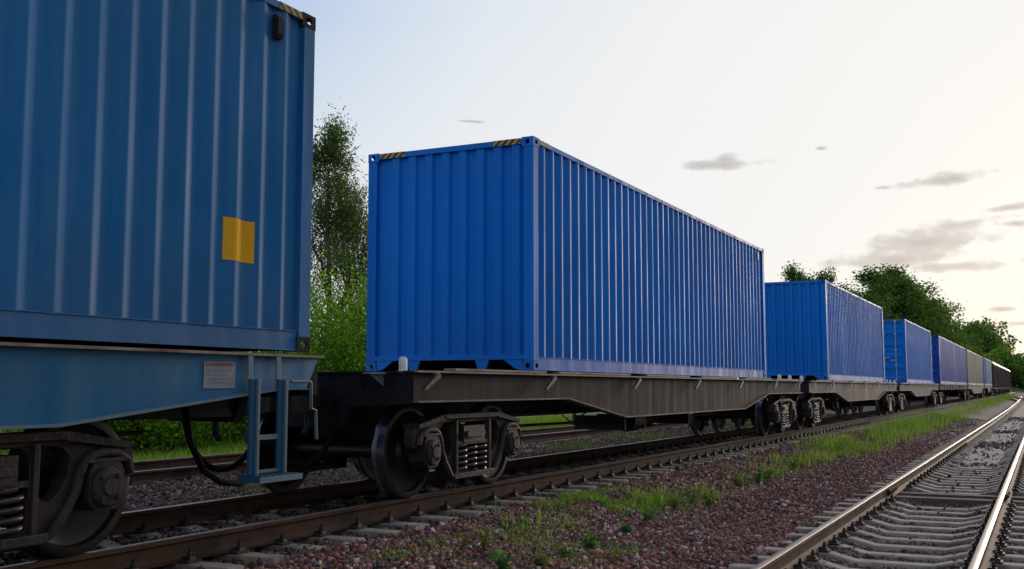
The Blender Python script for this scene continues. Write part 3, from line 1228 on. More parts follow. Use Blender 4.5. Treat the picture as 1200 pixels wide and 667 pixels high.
# W2, W3, W4: weathered sixty-foot wagons
x2 = 9.02
w2 = wagon('flat_wagon', x2, LW, WAG_BROWN, .72, prof60(LW), hk, pk, 'grey-brown flat wagon under the second container, its near end in view', G_FLAT, pins_at=pins_front)
m = MB()
m.prism([(-.30, 0), (.28, 0), (.28, -.05), (.20, -.21), (.16, -.21)], 'y', -.006, .006)
m.box(-.32, .30, -.05, .05, -.004, .012)
m.build('corner_bracket', [STEELGREY], w2, loc=(.02, -.86, 1.268))
PIT = 19.79
x3 = x2 + PIT
w3 = wagon('flat_wagon', x3, LW, WAG_TAN, .72, prof60(LW), hk, pk, 'flat wagon with sunlit-toned dusty tan sills under the third container from the left', G_FLAT, pins_at=pins_front)
x4 = x3 + PIT
w4 = wagon('flat_wagon', x4, LW, WAG_TAN, .72, prof60(LW), hk, pk, 'flat wagon with sunlit-toned dusty tan sills under the blue container with locking rods', G_FLAT, pins_at=pins_front)
x5 = x4 + PIT
L5 = 25.3
w5 = wagon('flat_wagon', x5, L5, WAG_DARK, .92, [(0, 1.0), (L5, 1.0)], [2, 5, 8, 11, 14, 17, 20, 23], [(.3, L5 - .3)],
           'long dark-framed flat wagon carrying two grey containers', G_FLAT)
m = MB()
for k in range(9):
    m.lathe([(-.02, 0), (-.02, .11), (.02, .11), (.02, 0)], (3.5 + k * 2.2, -1.235, 1.14), 'y', 12)
m.build('stake_socket', STEELGREY, w5, smooth=40)
x6 = x5 + L5 + 1.2
L6 = 25.3
w6 = wagon('flat_wagon', x6, L6, WAG_TAN, .62, prof60(L6, 1.0, .60, 3.2, 6.2), [], [(.3, L6 - .3)], 'pale flat wagon with a deep belly under the tan containers', G_FLAT, detail=False)
x7 = x6 + L6 + 1.2
L7 = 19.0
w7 = wagon('flat_wagon', x7, L7, WAG_TAN, .62, prof60(L7, 1.05, .60, 5.0, 8.0), [], [(.3, L7 - .3)], 'pale flat wagon under the light blue container', G_FLAT, detail=False)


# ------------------------------------------------------------------ containers
CH, CW, CL = 2.896, 2.438, 12.192


def corr(a, b, pitch, flat_o, slope, depth, phase=0.0):
    """trapezoid corrugation: list of (u, d), d = 0 outer to -depth inner, filling a..b"""
    pts = [(a, -depth)]
    u = a + phase + .02
    while u + slope * 2 + flat_o < b - .02:
        pts += [(u, -depth), (u + slope, 0), (u + slope + flat_o, 0), (u + 2 * slope + flat_o, -depth)]
        u += pitch
    pts.append((b, -depth))
    return pts


def round_bends(pts, e=.011):
    out = [pts[0]]
    for i in range(1, len(pts) - 1):
        (u0, d0), (u1, d1), (u2, d2) = pts[i - 1], pts[i], pts[i + 1]
        l0, l2 = max(1e-6, sqrt((u1 - u0) ** 2 + (d1 - d0) ** 2)), max(1e-6, sqrt((u2 - u1) ** 2 + (d2 - d1) ** 2))
        if l0 < 3 * e or l2 < 3 * e:
            out.append(pts[i])
            continue
        out.append((u1 - (u1 - u0) * e / l0, d1 - (d1 - d0) * e / l0))
        out.append((u1 + (u2 - u1) * e / l2, d1 + (d2 - d1) * e / l2))
    out.append(pts[-1])
    return out


def panel(m, pts, place, z0, z1, rows=1, mi=0):
    vs, fs = [], []
    for (u, d) in pts:
        for r_ in range(rows + 1):
            vs.append(place(u, d, z0 + (z1 - z0) * r_ / rows))
    k = rows + 1
    for i in range(len(pts) - 1):
        for r_ in range(rows):
            a = i * k + r_
            fs.append((a, a + k, a + k + 1, a + 1))
    return m.add(vs, fs, mi)


def hole_face(m, o, u, v, w, h, hw, hh, mi=0, n=12):
    """rectangle w x h at corner o spanned by u, v with an oval hole in the middle"""
    o, u, v = Vector(o), Vector(u), Vector(v)
    outer = []
    per = [(0, 0), (1, 0), (1, 1), (0, 1)]
    inner = []
    for i in range(n):
        a = 2 * pi * i / n + pi / n
        ca, sa = cos(a), sin(a)
        k = 1 / max(abs(ca) , abs(sa))
        outer.append(o + u * (w / 2 + ca * k * w / 2) + v * (h / 2 + sa * k * h / 2))
        ex = 1 if ca > 0 else -1
        inner.append(o + u * (w / 2 + ca * hw) + v * (h / 2 + sa * hh))
    vs = outer + inner
    fs = [(i, (i + 1) % n, n + (i + 1) % n, n + i) for i in range(n)]
    # the four true corners
    m.add(vs, fs, mi)
    cs = [o, o + u * w, o + u * w + v * h, o + v * h]
    for c_ in cs:
        near = sorted(range(n), key=lambda i: (outer[i] - c_).length)[:2]
        m.add([c_, outer[near[0]], outer[near[1]]], [(0, 1, 2)], mi)


def casting():
    """corner fitting; outer corner at the origin, body towards +x, +y, +z(down is 0..h)"""
    m = MB()
    a, b, h = .178, .162, .118
    hole_face(m, (0, 0, 0), (1, 0, 0), (0, 0, 1), a, h, .042, .030)
    hole_face(m, (0, 0, 0), (0, 1, 0), (0, 0, 1), b, h, .030, .034)
    hole_face(m, (0, 0, h), (1, 0, 0), (0, 1, 0), a, b, .052, .032)
    m.add([(a, 0, 0), (a, b, 0), (a, b, h), (a, 0, h)], [(0, 1, 2, 3)])
    m.add([(0, b, 0), (a, b, 0), (a, b, h), (0, b, h)], [(0, 1, 2, 3)])
    m.add([(0, 0, 0), (a, 0, 0), (a, b, 0), (0, b, 0)], [(0, 1, 2, 3)])
    return m


def container(x0, length, paint, label, group, zb=1.337, door_near=False, height=CH, casting_paint=None, haz=True, phase=0.0, name='shipping_container', yaw=0.0, near=False,
              y_off=0.0):
    """origin: near-left bottom edge centre; x along the train, near side is -y"""
    c = tag(empty(name, (x0, YC + y_off, zb), yaw), label, 'shipping container', group)
    H, hw, Lc = height, CW / 2, length
    cp = casting_paint or paint
    TR, BR = .075, .162
    for sg in (-1, 1):
        m = MB()
        pts = corr(.15, Lc - .15, .278, *((.056, .084) if paint is not OLD_BLUE else (.030, .106)), .038, phase)
        if near or paint is OLD_BLUE:
            pts = round_bends(pts)
        yb = sg * (hw - .008)
        panel(m, pts, lambda u, d, z: (u, yb + sg * d, z), BR - .004, H - TR + .004)
        m.build('side_panel', paint, c, recalc=False, smooth=60 if near or paint is OLD_BLUE else None)
        # bottom side rail: channel with a lip under the panel
        m = MB()
        y0, y1 = sorted((sg * (hw - .014), sg * (hw - .020)))
        m.box(.170, Lc - .170, y0, y1, .012, BR)
        y0, y1 = sorted((sg * (hw - .006), sg * (hw - .075)))
        m.box(.170, Lc - .170, y0, y1, BR + .001, BR + .008)
        m.box(.170, Lc - .170, y0, y1, .003, .012)
        m.build('bottom_side_rail', paint, c)
        m = MB()
        y0, y1 = sorted((sg * (hw - .003), sg * (hw - .065)))
        m.box(.170, Lc - .170, y0, y1, H - TR, H - .012)
        m.build('top_side_rail', paint, c, bevel=.006)
        for ex in (0, 1):
            # corner post
            m = MB()
            xa, xb = (.0, .155) if ex == 0 else (Lc - .155, Lc)
            y0, y1 = sorted((sg * (hw - .002), sg * (hw - .062)))
            m.box(xa + .004, xb - .004, y0, y1, .1185, H - .1185)
            y0, y1 = sorted((sg * (hw - .004), sg * (hw - .135)))
            m.box(*((.006, .060) if ex == 0 else (Lc - .060, Lc - .006)), *sorted((sg * (hw - .0625), sg * (hw - .135))), .1185, H - .1185)
            m.build('corner_post', paint, c, bevel=.003)
            for top in (0, 1):
                o = use(L_.casting, c, (0 if ex == 0 else Lc, sg * hw, H if top else 0))
                o.scale = (1 if ex == 0 else -1, -sg, 1 if top else -1)
                o.location.z = (H - .118) if top else .118
                o.data = L_.casting_by[cp.name]
            if haz:
                m = MB()
                a, b = (.182, .48) if ex == 0 else (Lc - .48, Lc - .182)
                y0, y1 = sorted((sg * (hw - .0005), sg * (hw - .0028)))
                m.box(a, b, y0, y1, H - TR + .004, H - .014)
                y0, y1 = sorted((sg * (hw - .004), sg * (hw - .064)))
                m.box(a, b, y0, y1, H - .0118, H - .009)
                m.build('hazard_marking', HAZX, c)
    # roof
    m = MB()
    panel(m, corr(.12, Lc - .12, .209, .09, .016, .020), lambda u, d, z: (u, z, H - .018 + d), -hw + .05, hw - .05)
    m.build('roof_panel', paint, c, recalc=False)
    # floor and cross members
    m = MB()
    m.box(.17, Lc - .17, -hw + .06, hw - .06, .155, .168)
    k = 3.6
    while k < Lc - .3:
        m.box(k, k + .045, -hw + .05, hw - .05, .03, .150)
        k += .32
    for yy in (-.52, .52):                       # gooseneck tunnel cheeks
        m.box(.18, 3.5, yy - .03, yy + .03, .012, .150)
    m.build('floor_frame', WAG_DARK, c)
    for ex in (0, 1):
        xo = 0 if ex == 0 else Lc
        d = 1 if ex == 0 else -1
        door = (ex == 0) == door_near

        def X(v):
            return xo + d * v
        m = MB()
        a, b = sorted((X(.004), X(.075)))
        m.box(a, b, -hw + .165, hw - .165, H - .085, H - .012)
        m.build('top_end_rail', paint, c, bevel=.005)
        m = MB()
        a, b = sorted((X(.006), X(.070)))
        if ex == 0 and not door:
            m.box(a, b, -hw + .136, hw - .136, .135, .195)
            a2, b2 = sorted((X(.010), X(.05)))
            for sg in (-1, 1):
                m.prism([(sg * (hw - .165), .134), (sg * (hw - .165), .0), (sg * (hw - .25), .02), (sg * (hw - .42), .134)][::sg], 'x', a2, b2)
            for yy in (-.50, .50):
                m.prism([(yy - .10, .134), (yy + .10, .134), (yy + .055, .012), (yy - .055, .012)], 'x', a2, b2)
        else:
            m.box(a, b, -hw + .165, hw - .165, .012, .160)
        m.build('bottom_end_rail', paint, c, bevel=.004)
        if haz and near:
            for sg in (-1, 1):
                m = MB()
                a, b = sorted((X(.0012), X(.0036)))
                y0, y1 = sorted((sg * (hw - .19), sg * (hw - .56)))
                m.box(a, b, y0, y1, H - .080, H - .016)
                a, b = sorted((X(.006), X(.072)))
                m.box(a, b, y0, y1, H - .0115, H - .009)
                m.build('hazard_marking', HAZY, c)
        if not door:
            m = MB()
            panel(m, corr(-hw + .13, hw - .13, .2515, .105, .024, .042, .03), lambda u, dd, z: (X(.022 - dd), u, z), .190, H - .084)
            o = m.build('end_panel', paint, c, recalc=False)
        else:
            for sg in (-1, 1):
                m = MB()
                y0, y1 = sorted((sg * .008, sg * (hw - .14)))
                # leaf with horizontal ribs
                prof = [(.17, .03)]
                zz = .17
                nrib = 5
                seg = (H - .26) / nrib
                for r_ in range(nrib):
                    z0 = .17 + r_ * seg
                    prof += [(z0 + .06, .03), (z0 + .12, .062), (z0 + seg - .12, .062), (z0 + seg - .06, .03)]
                prof.append((H - .09, .03))
                vs, fs = [], []
                for z, dep in prof:
                    vs += [(X(dep), y0, z), (X(dep), y1, z)]
                for i in range(len(prof) - 1):
                    fs.append((2 * i, 2 * i + 1, 2 * i + 3, 2 * i + 2))
                m.add(vs, fs)
                dl = m.build('door', paint, c, recalc=False)
                for q in (.28, .78):
                    r_ = MB()
                    r_.tube([(X(.0), sg * q, .10), (X(.0), sg * q, H - .06)], .019, 8)
                    for z in (.14, .8, 1.5, 2.2, H - .10):
                        a, b = sorted((X(-.02), X(.03)))
                        r_.box(a, b, sg * q - .05, sg * q + .05, z - .03, z + .03)
                    rod = r_.build('locking_rod', GALV, dl, smooth=50)
                hb = MB()
                for q, z in ((.28, 1.12), (.78, 1.0)):
                    a, b = sorted((X(-.025), X(-.008)))
                    y0h, y1h = sorted((sg * q, sg * (q - .24 if q > .5 else q + .24)))
                    hb.box(a, b, y0h, y1h, z, z + .03)
                hb.build('handle', GALV, dl)
    return c


L_.casting = lib('corner_casting', casting(), BLUE, recalc=False)
L_.casting_by = {}
for p_ in (BLUE, OLD_BLUE, DEEP_BLUE, GREY_C, LBLUE, WAG_DARK, WAG_BROWN):
    me_ = L_.casting.data.copy()
    me_.materials[0] = p_
    L_.casting_by[p_.name] = me_

G_CON = 'shipping containers on the train'
c1 = container(7.33 - CL, CL, OLD_BLUE, 'dusty blue container nearest the camera, with a square orange-yellow marking', G_CON, zb=1.432, casting_paint=WAG_DARK, near=False, phase=.11)
# orange-yellow marking laid over the corrugations
m = MB()
prof1 = corr(.15, CL - .15, .278, .030, .106, .038, .11)
xa, xb = CL - 7.33 + 6.27, CL - 7.33 + 6.61
us = sorted([xa, xb] + [u for u, d in prof1 if xa < u < xb])
pu, pd_ = [p[0] + 1e-6 * i for i, p in enumerate(prof1)], [p[1] for p in prof1]
pp = [(u, float(np.interp(u, pu, pd_))) for u in us]
panel(m, pp, lambda u, d, z: (u, -(CW / 2 - .008) - d - .003, z), 2.105 - 1.432, 2.435 - 1.432)
m.build('square_marking', YELLOW, c1, recalc=False)
m = MB()
m.box(0, .085, -.035, .0, 0, .19)
m.prism([(-.035, 0), (-.055, .03), (-.055, .16), (-.035, .19)], 'x', .005, .08)
m.build('air_vent', [WAG_DARK], c1, loc=(CL - 7.33 + 6.79, -CW / 2 + .03, CH - .33))

c2 = container(11.76, CL, BLUE, 'bright blue container with a ribbed end and yellow-black corner stripes, second from the left', G_CON, near=True, phase=.05)
m = MB()
m.box(0, .09, -.03, 0, 0, .16)
m.build('air_vent', OFFWHITE, c2, loc=(CL - .62, -CW / 2 + .022, CH - .30))
c3 = container(11.76 + PIT, CL, BLUE, 'bright blue container third from the left, its plain ribbed end facing the camera', G_CON, near=True, haz=False, phase=.02)
c4 = container(51.3, CL, BLUE, 'blue container whose double doors with pale locking rods face the camera', G_CON, door_near=True, near=True)
c5 = container(x5 + .4, CL, DEEP_BLUE, 'purple-grey looking blue container, first of the two on the dark-framed wagon', G_CON, door_near=True)
c5b = container(x5 + .4 + CL + .12, CL, DEEP_BLUE, 'blue-grey container, farther of the two on the dark-framed wagon', G_CON)
c6 = container(x6 + .4, CL, GREY_C, 'tan-grey container, first of the two on the deep-bellied wagon', G_CON, haz=False)
c6b = container(x6 + .4 + CL + .12, CL, GREY_C, 'tan-grey container, farther of the two on the deep-bellied wagon', G_CON, haz=False)
c7 = container(x7 + .3, 6.058, DEEP_BLUE, 'short dark blue container with pale door rods, before the light blue one', G_CON, haz=False, door_near=True)
c7b = container(x7 + .3 + 6.3, CL, LBLUE, 'light blue container last before the dark covered wagons', G_CON, haz=False)


# ------------------------------------------------------------------ dark covered wagons at the far end
def covered(x0, label, tone):
    w = tag(empty('covered_wagon', (x0, YC, 0)), label, 'railway wagon', 'dark covered wagons at the far end of the train')
    Lw = 13.6
    m = MB()
    m.box(0, Lw, -1.38, 1.38, 1.15, 3.9)
    m.build('body', tone, w)
    m = MB()
    arcp = [(-1.45, 3.9), (-1.2, 4.25), (-.6, 4.5), (0, 4.58), (.6, 4.5), (1.2, 4.25), (1.45, 3.9)]
    m.prism(arcp, 'x', -.05, Lw + .05)
    m.build('roof', GREY_C, w, smooth=40)
    for k in range(7):
        xx = .1 + k * (Lw - .3) / 6
        for sg in (-1, 1):
            m = MB()
            m.box(xx, xx + .12, *sorted((sg * 1.46, sg * 1.385)), 1.1, 3.88)
            m.build('post', WAG_TAN if k % 2 == 0 else tone, w)
    m = MB()
    m.box(-.02, Lw + .02, -1.25, 1.25, .95, 1.14)
    m.build('underframe', BLACKISH, w)
    for e, xe in ((-1, 0), (1, Lw)):
        use(L_.coupler, w, (xe, 0, 0), (0, 0, 0 if e > 0 else pi))
    for b in (1.9, Lw - 1.9):
        add_bogie(w, b)
    return w


DK = mat_paint('dark_wagon_paint', (.045, .030, .030), dust=(.13, .1, .09), dust_amt=.5, rough=.55, rust=.5)
DK2 = mat_paint('dark_violet_paint', (.04, .038, .06), dust=(.12, .1, .12), dust_amt=.5, rough=.55, rust=.3)
xc = x7 + L7 + 1.2
for i, (lb, tn) in enumerate((('brown-black covered wagon right behind the light blue container', DK), ('dark covered wagon second behind the light blue container', DK),
                              ('dark covered wagon third behind the light blue container', DK2), ('dark violet covered wagon, last but one of the train', DK2), ('dark covered wagon at the very tail of the train', DK))):
    covered(xc + i * 14.8, lb, tn)


# ------------------------------------------------------------------ plants
def leaf_cards(C, N_up, size, col, spread=.6, aspect=.5, seed=0):
    """C: (n,3) centres; returns verts, faces, colours of pointed leaf quads"""
    r = np.random.default_rng(seed)
    n = len(C)
    d = r.normal(size=(n, 3))
    d[:, 2] -= .25
    d /= np.linalg.norm(d, axis=1, keepdims=True)
    e = r.normal(size=(n, 3))
    e -= d * (e * d).sum(1, keepdims=True)
    e /= np.linalg.norm(e, axis=1, keepdims=True)
    s = (size * r.uniform(.6, 1.3, n))[:, None]
    a, b = C, C + d * s
    mid = C + d * s * .45
    V = np.stack([a, mid + e * s * aspect * .5, b, mid - e * s * aspect * .5], 1)
    F = np.arange(n * 4).reshape(n, 4)
    cc = np.repeat(col, 4, 0)
    return V.reshape(-1, 3), F, cc


def grow(rng, start, direction, length, radius, depth, out_tubes, tips, spread=.55, up=.15, kids=(3, 5), shrink=.62):
    p = Vector(start)
    d = Vector(direction).normalized()
    pts, rs = [p.copy()], [radius]
    n = 5 if depth > 1 else 4
    for i in range(n):
        d = (d + Vector((rng.uniform(-1, 1), rng.uniform(-1, 1), rng.uniform(-.5, 1) + up)) * .16).normalized()
        p = p + d * (length / n)
        pts.append(p.copy())
        rs.append(radius * (1 - .62 * (i + 1) / n))
    out_tubes.append((pts, rs, depth))
    if depth <= 1:
        for i in range(1, len(pts)):
            tips.append((pts[i], depth))
    if depth == 0:
        return
    nk = rng.randint(*kids)
    for k in range(nk):
        t = rng.uniform(.30, 1.0) if k else 1.0
        j = min(len(pts) - 2, int(t * (len(pts) - 1)))
        f = t * (len(pts) - 1) - j
        q = pts[j].lerp(pts[j + 1], f)
        ax = Vector((rng.uniform(-1, 1), rng.uniform(-1, 1), rng.uniform(-.3, .8)))
        nd_ = (d * (1 - spread) + ax.normalized() * spread + Vector((0, 0, up))).normalized()
        grow(rng, q, nd_, length * shrink * rng.uniform(.8, 1.15), max(.006, rs[j] * .55), depth - 1, out_tubes, tips, spread, up, kids, shrink)


def tree_meshes(seed, height, trunk_r, depth, leaf_n, leaf_size, blob, palette, trunk_frac=.3, spread=.55, up=.15, kids=(3, 5), first=.34, boughs=9, bough_len=.38, crown_base=.25,
                crown_shape=1.0, aspect=.5, minr=.004, wpow=1.6):
    rng = random.Random(seed)
    r = np.random.default_rng(seed)
    tubes, tips = [], []
    # trunk
    pts, rs = [], []
    lean = Vector((rng.uniform(-.05, .05), rng.uniform(-.05, .05), 0))
    n = 9
    for i in range(n + 1):
        t = i / n
        pts.append(Vector((lean.x * height * t + .06 * height * .2 * sin(t * 5 + seed), lean.y * height * t, height * .93 * t)))
        rs.append(trunk_r * (1.15 - t) ** .9 * (1.25 if i == 0 else 1))
    tubes.append((pts, rs, 3))
    for k in range(boughs):
        t = crown_base + (1 - crown_base) * (k + rng.random() * .6) / boughs
        t = min(t, .985)
        j = min(n - 1, int(t * n))
        q = pts[j].lerp(pts[j + 1], t * n - j)
        a = k * 2.4 + rng.uniform(-.5, .5)
        tt = (t - crown_base) / (1 - crown_base)
        ln = height * bough_len * (1 - .68 * tt) * (.55 + .45 * min(1, tt * 4)) ** crown_shape * rng.uniform(.75, 1.15)
        dirn = Vector((cos(a), sin(a), .35 + .9 * tt * (1 + up)))
        grow(rng, q, dirn, ln, max(.012, rs[j] * .5), depth, tubes, tips, spread, up, kids)
    m = MB()
    for pts_, rs_, d_ in tubes:
        if d_ == 0 and rs_[0] < minr:
            continue
        m.tube(pts_, rs_, 7 if d_ >= 2 else 4, caps=False)
    T = np.array([[p.x, p.y, p.z] for p, _ in tips])
    idx = r.integers(0, len(T), leaf_n)
    # leaves gather in uneven clumps: some twigs carry many, some few
    wgt = r.random(len(T)) ** wpow
    idx = r.choice(len(T), leaf_n, p=wgt / wgt.sum())
    C = T[idx] + r.normal(size=(leaf_n, 3)) * blob
    pal = np.array(palette)
    tipc = r.integers(0, len(pal), len(T))
    col = pal[tipc[idx]] * r.uniform(.7, 1.3, (leaf_n, 1))
    V, F, cc = leaf_cards(C, None, leaf_size, col, seed=seed, aspect=aspect)
    return m, V, F, cc


def put_tree(name, meshes, loc, label, cat, group=None, rz=0, sc=1.0, bark=BARK):
    t = tag(empty(name, loc, rz), label, cat, group)
    m, V, F, cc = meshes
    m.build('trunk', bark, t, smooth=60, recalc=False)
    np_mesh('crown', V, F, LEAF, cc, t)
    t.scale = (sc, sc, sc)
    return t


PG = [(.07, .14, .018), (.09, .17, .024), (.05, .10, .014), (.12, .19, .026), (.08, .13, .02)]
PD = [(.065, .13, .018), (.095, .18, .022), (.045, .095, .014), (.15, .21, .028), (.075, .14, .02)]
PW = [(.06, .115, .018), (.085, .15, .024), (.045, .09, .018), (.12, .18, .03), (.11, .15, .035)]
PB = [(.14, .30, .016), (.19, .36, .022), (.09, .20, .013), (.25, .40, .03)]


def at(az, dist):
    a = radians(az)
    return dist * cos(a), dist * sin(a)


# the tall airy tree between the first and second containers
tx, ty = at(36.2, 33.5)
put_tree('willow_tree', tree_meshes(31, 10.4, .15, 3, 23000, .12, .20, PW, wpow=1.8, up=.36, spread=.55, kids=(3, 5), boughs=24, bough_len=.30, crown_base=.10, aspect=.40),
         (tx, ty, -.65), 'tall airy tree with thin upright twigs, seen beside the nearest container', 'tree', sc=.87)
tx, ty = at(40.5, 36)
put_tree('willow_tree', tree_meshes(12, 9.6, .15, 3, 16000, .10, .15, PW, up=.3, spread=.45, kids=(3, 4), boughs=14, bough_len=.32, crown_base=.14, aspect=.34),
         (tx, ty, -.65), 'slender tree mostly hidden behind the nearest container', 'tree')


tx, ty = at(34.7, 35.5)
put_tree('willow_tree', tree_meshes(57, 8.2, .12, 3, 12000, .12, .22, PW, wpow=1.7, up=.42, spread=.5, kids=(3, 5), boughs=20, bough_len=.32, crown_base=.12, aspect=.34),
         (tx, ty, -.65), 'lower airy tree reaching behind the left edge of the second container', 'tree', sc=.95)


def bush_mesh(seed, w, h, n, leaf, pal, stems=14):
    rng = random.Random(seed)
    r = np.random.default_rng(seed)
    m = MB()
    T = []
    for k in range(stems):
        a = rng.uniform(0, 2 * pi)
        rad = w * sqrt(rng.random()) * .5
        hh = h * rng.uniform(.55, 1.0) * (1 - .45 * (rad / (w * .5)) ** 2)
        pts = []
        for i in range(6):
            t = i / 5
            pts.append((cos(a) * rad * (.3 + .7 * t) + rng.uniform(-.06, .06), sin(a) * rad * (.3 + .7 * t) + rng.uniform(-.06, .06), hh * t))
        m.tube(pts, [.03 * (1 - .8 * i / 5) for i in range(6)], 5, caps=False)
        for i in range(1, 6):
            T += [pts[i]] * 2
    T = np.array(T)
    wg = r.random(len(T)) ** 1.2
    idx = r.choice(len(T), n, p=wg / wg.sum())
    C = T[idx] + r.normal(size=(n, 3)) * np.array([w * .075, w * .075, h * .07])
    C[:, 2] = np.abs(C[:, 2])
    p = np.array(pal)
    tc_ = r.integers(0, len(p), len(T))
    V, F, cc = leaf_cards(C, None, leaf, p[tc_[idx]] * r.uniform(.65, 1.35, (n, 1)), seed=seed, aspect=.55)
    return m, V, F, cc


bl = [(36.8, 30, 3.8, 5.0, 'bright green leafy bush at the foot of the airy tree'), (34.2, 31, 3.6, 5.7, 'bright green bush against the left edge of the second container'),
      (39.5, 29, 4.2, 4.2, 'green bush half hidden behind the nearest wagon'), (44.5, 27, 4.5, 3.6, 'low green bush seen under the nearest wagon, left of its ladder'),
      (49.0, 26, 4.2, 3.4, 'green bush seen through the gap above the nearest bogie')]
for i, (az, d, w_, h_, lb) in enumerate(bl):
    x, y = at(az, d)
    put_tree('leafy_bush', bush_mesh(50 + i, w_, h_, 24000, .10, PB, stems=44), (x, y, -.65), lb, 'bush', 'bushes on the far side of the tracks')

# trees beyond the train
kinds = [tree_meshes(101, 13, .22, 3, 15000, .27, .38, PD, up=.2, spread=.5, kids=(2, 4), boughs=15, bough_len=.36, crown_base=.10, aspect=.6, minr=.03),
         tree_meshes(102, 13, .24, 3, 15000, .28, .40, PD, up=.15, spread=.55, kids=(2, 4), boughs=16, bough_len=.40, crown_base=.08, aspect=.6, minr=.03),
         tree_meshes(103, 13, .20, 3, 14000, .26, .36, PG, up=.3, spread=.45, kids=(2, 4), boughs=15, bough_len=.32, crown_base=.10, aspect=.6, minr=.03)]
kobj = []
for k_ in kinds:
    mm, V, F, cc = k_
    a = mm.build('trunk', BARK, None, smooth=60, recalc=False)
    b = np_mesh('crown', V, F, LEAF, cc, None)
    COL.objects.unlink(a)
    COL.objects.unlink(b)
    kobj.append((a, b, float(V[:, 2].max())))


def far_tree(k, az, dist, el, label, group, name='broadleaf_tree', wsc=1.0):
    x, y = at(az, dist)
    hgt = dist * tan(radians(el)) + CAMZ + .65
    t = tag(empty(name, (x, y, -.65), random.uniform(0, 6.28)), label, 'tree', group)
    for o in kobj[k][:2]:
        use(o, t)
    s_ = hgt / kobj[k][2]
    t.scale = (s_ * wsc * random.uniform(.95, 1.15), s_ * wsc * random.uniform(.95, 1.15), s_)
    return t


TL = [(0, 11.15, 78, 6.7, 'small treetop showing just above the third container, left of the two'), (2, 10.2, 82, 6.2, 'thin treetop showing just above the third container, right of the two'),
      (1, 9.2, 105, 5.0, 'tree rising behind the right end of the third container'), (0, 8.5, 112, 5.5, 'tree left of the tall dark crown above the third container'),
      (1, 7.75, 118, 5.8, 'tree just left of the tallest dark crown'), (0, 7.0, 122, 6.35, 'tallest dark tree above the fourth container'),
      (2, 6.45, 128, 6.3, 'pointed dark tree right of the tallest one'), (1, 5.9, 133, 5.9, 'dark tree where the crown line starts to fall'),
      (0, 5.35, 140, 5.1, 'dark tree halfway down the falling crown line'), (1, 4.9, 150, 4.0, 'lower tree at the foot of the tall group'),
      (2, 4.55, 165, 2.9, 'small tree in the notch before the wooded hill'), (1, 4.1, 185, 2.5, 'small tree at the left foot of the wooded hill'),
      (0, 3.5, 210, 2.1, 'small tree over the grey containers, before the hill'), (1, 8.1, 100, 4.0, 'low tree just behind the fourth container'),
      (2, 6.7, 108, 3.9, 'low tree between the fourth container and the tall crowns'), (0, 12.6, 70, 3.6, 'low tree hidden behind the gap of the second and third containers'),
      (1, 6.1, 115, 3.6, 'low tree right behind the roof of the fourth container'), (2, 5.2, 125, 3.2, 'low tree behind the first grey container'),
      (1, 2.9, 230, 1.8, 'low round tree over the tan containers'), (0, 2.3, 250, 1.5, 'low tree over the light blue container')]
for k, az, d, el, lb in TL:
    far_tree(k, az, d, el, lb, 'trees beyond the train', wsc=.7 if az > 10 and az < 12 else 1.3)
for i, (az, d, el) in enumerate([(15, 52, 4.2), (19, 44, 4.6), (23, 38, 5.0), (27, 34, 5.5), (30.5, 32, 6.0)]):
    far_tree(i % 3, az, d, el, ['tree behind the right half of the second container', 'tree behind the middle of the second container', 'tree behind the left half of the second container',
                                'tree behind the ribbed end of the second container', 'tree behind the left corner of the second container'][i], 'trees beyond the train')


def wood(name, spots, label, leaf, per, blobf=.30, pal=PD, zfun=None):
    r = np.random.default_rng(77)
    Cs, Cc = [], []
    p = np.array(pal)
    for (x, y, h, w_) in spots:
        n = per
        # crown of several lobes
        nl = 7
        lob = r.normal(size=(nl, 3)) * np.array([w_ * .28, w_ * .28, h * .20]) + np.array([0, 0, h * .58])
        li = r.integers(0, nl, n)
        u = r.normal(size=(n, 3))
        u /= np.linalg.norm(u, axis=1, keepdims=True)
        u *= (r.random((n, 1)) ** .4)
        C = lob[li] + u * np.array([w_ * .26, w_ * .26, h * .24])
        C[:, 2] = np.clip(C[:, 2], .2, None)
        z0 = float(zfun(np.array([x]), np.array([y]))[0]) if zfun else -.8
        Cs.append(C + np.array([x, y, z0]))
        lc = p[r.integers(0, len(p), nl)]
        Cc.append(lc[li] * r.uniform(.7, 1.3, (n, 1)))
    C, cc = np.concatenate(Cs), np.concatenate(Cc)
    V, F, c4 = leaf_cards(C, None, leaf, cc, seed=5, aspect=.75)
    return tag(np_mesh(name, V, F, LEAF, c4), label, None, kind='stuff')


rs_ = np.random.default_rng(21)
sp = []
for i in range(330):
    d = rs_.uniform(340, 520)
    az = rs_.uniform(-14, 9)
    x, y = d * cos(radians(az)), d * sin(radians(az))
    sp.append((x, y, rs_.uniform(8.5, 13.5) * (.65 if az < 1.9 else 1), rs_.uniform(8, 13)))
wood('hill_forest', sp, 'dark green wood covering the low hill beyond the end of the train', 1.25, 420, zfun=lambda X, Y: ground_z(X, Y) + hill_h(X, Y))
sp = []
for i in range(74):
    az = -6.5 - 1.3 * i - max(0, i - 16) * .9 + rs_.uniform(-.4, .4)
    d = rs_.uniform(105, 135)
    if az < -128:
        break
    el_ = rs_.uniform(3.6, 5.2) + 1.6 * max(0, 1 - abs(az + 19.0) / 3.0)
    if az < -27:
        d, el_ = rs_.uniform(38, 46), rs_.uniform(15, 21)  # out of view, set nearer and taller to darken the container sides
    h_ = d * tan(radians(el_)) + 1.9
    sp.append((d * cos(radians(az)), d * sin(radians(az)), h_, rs_.uniform(6, 9) * (1 if az > -27 else 1.15)))
wood('lineside_wood', sp, 'unseen row of trees to the right of the tracks, mirrored in the container sides, its near part raised to darken them', .7, 520)


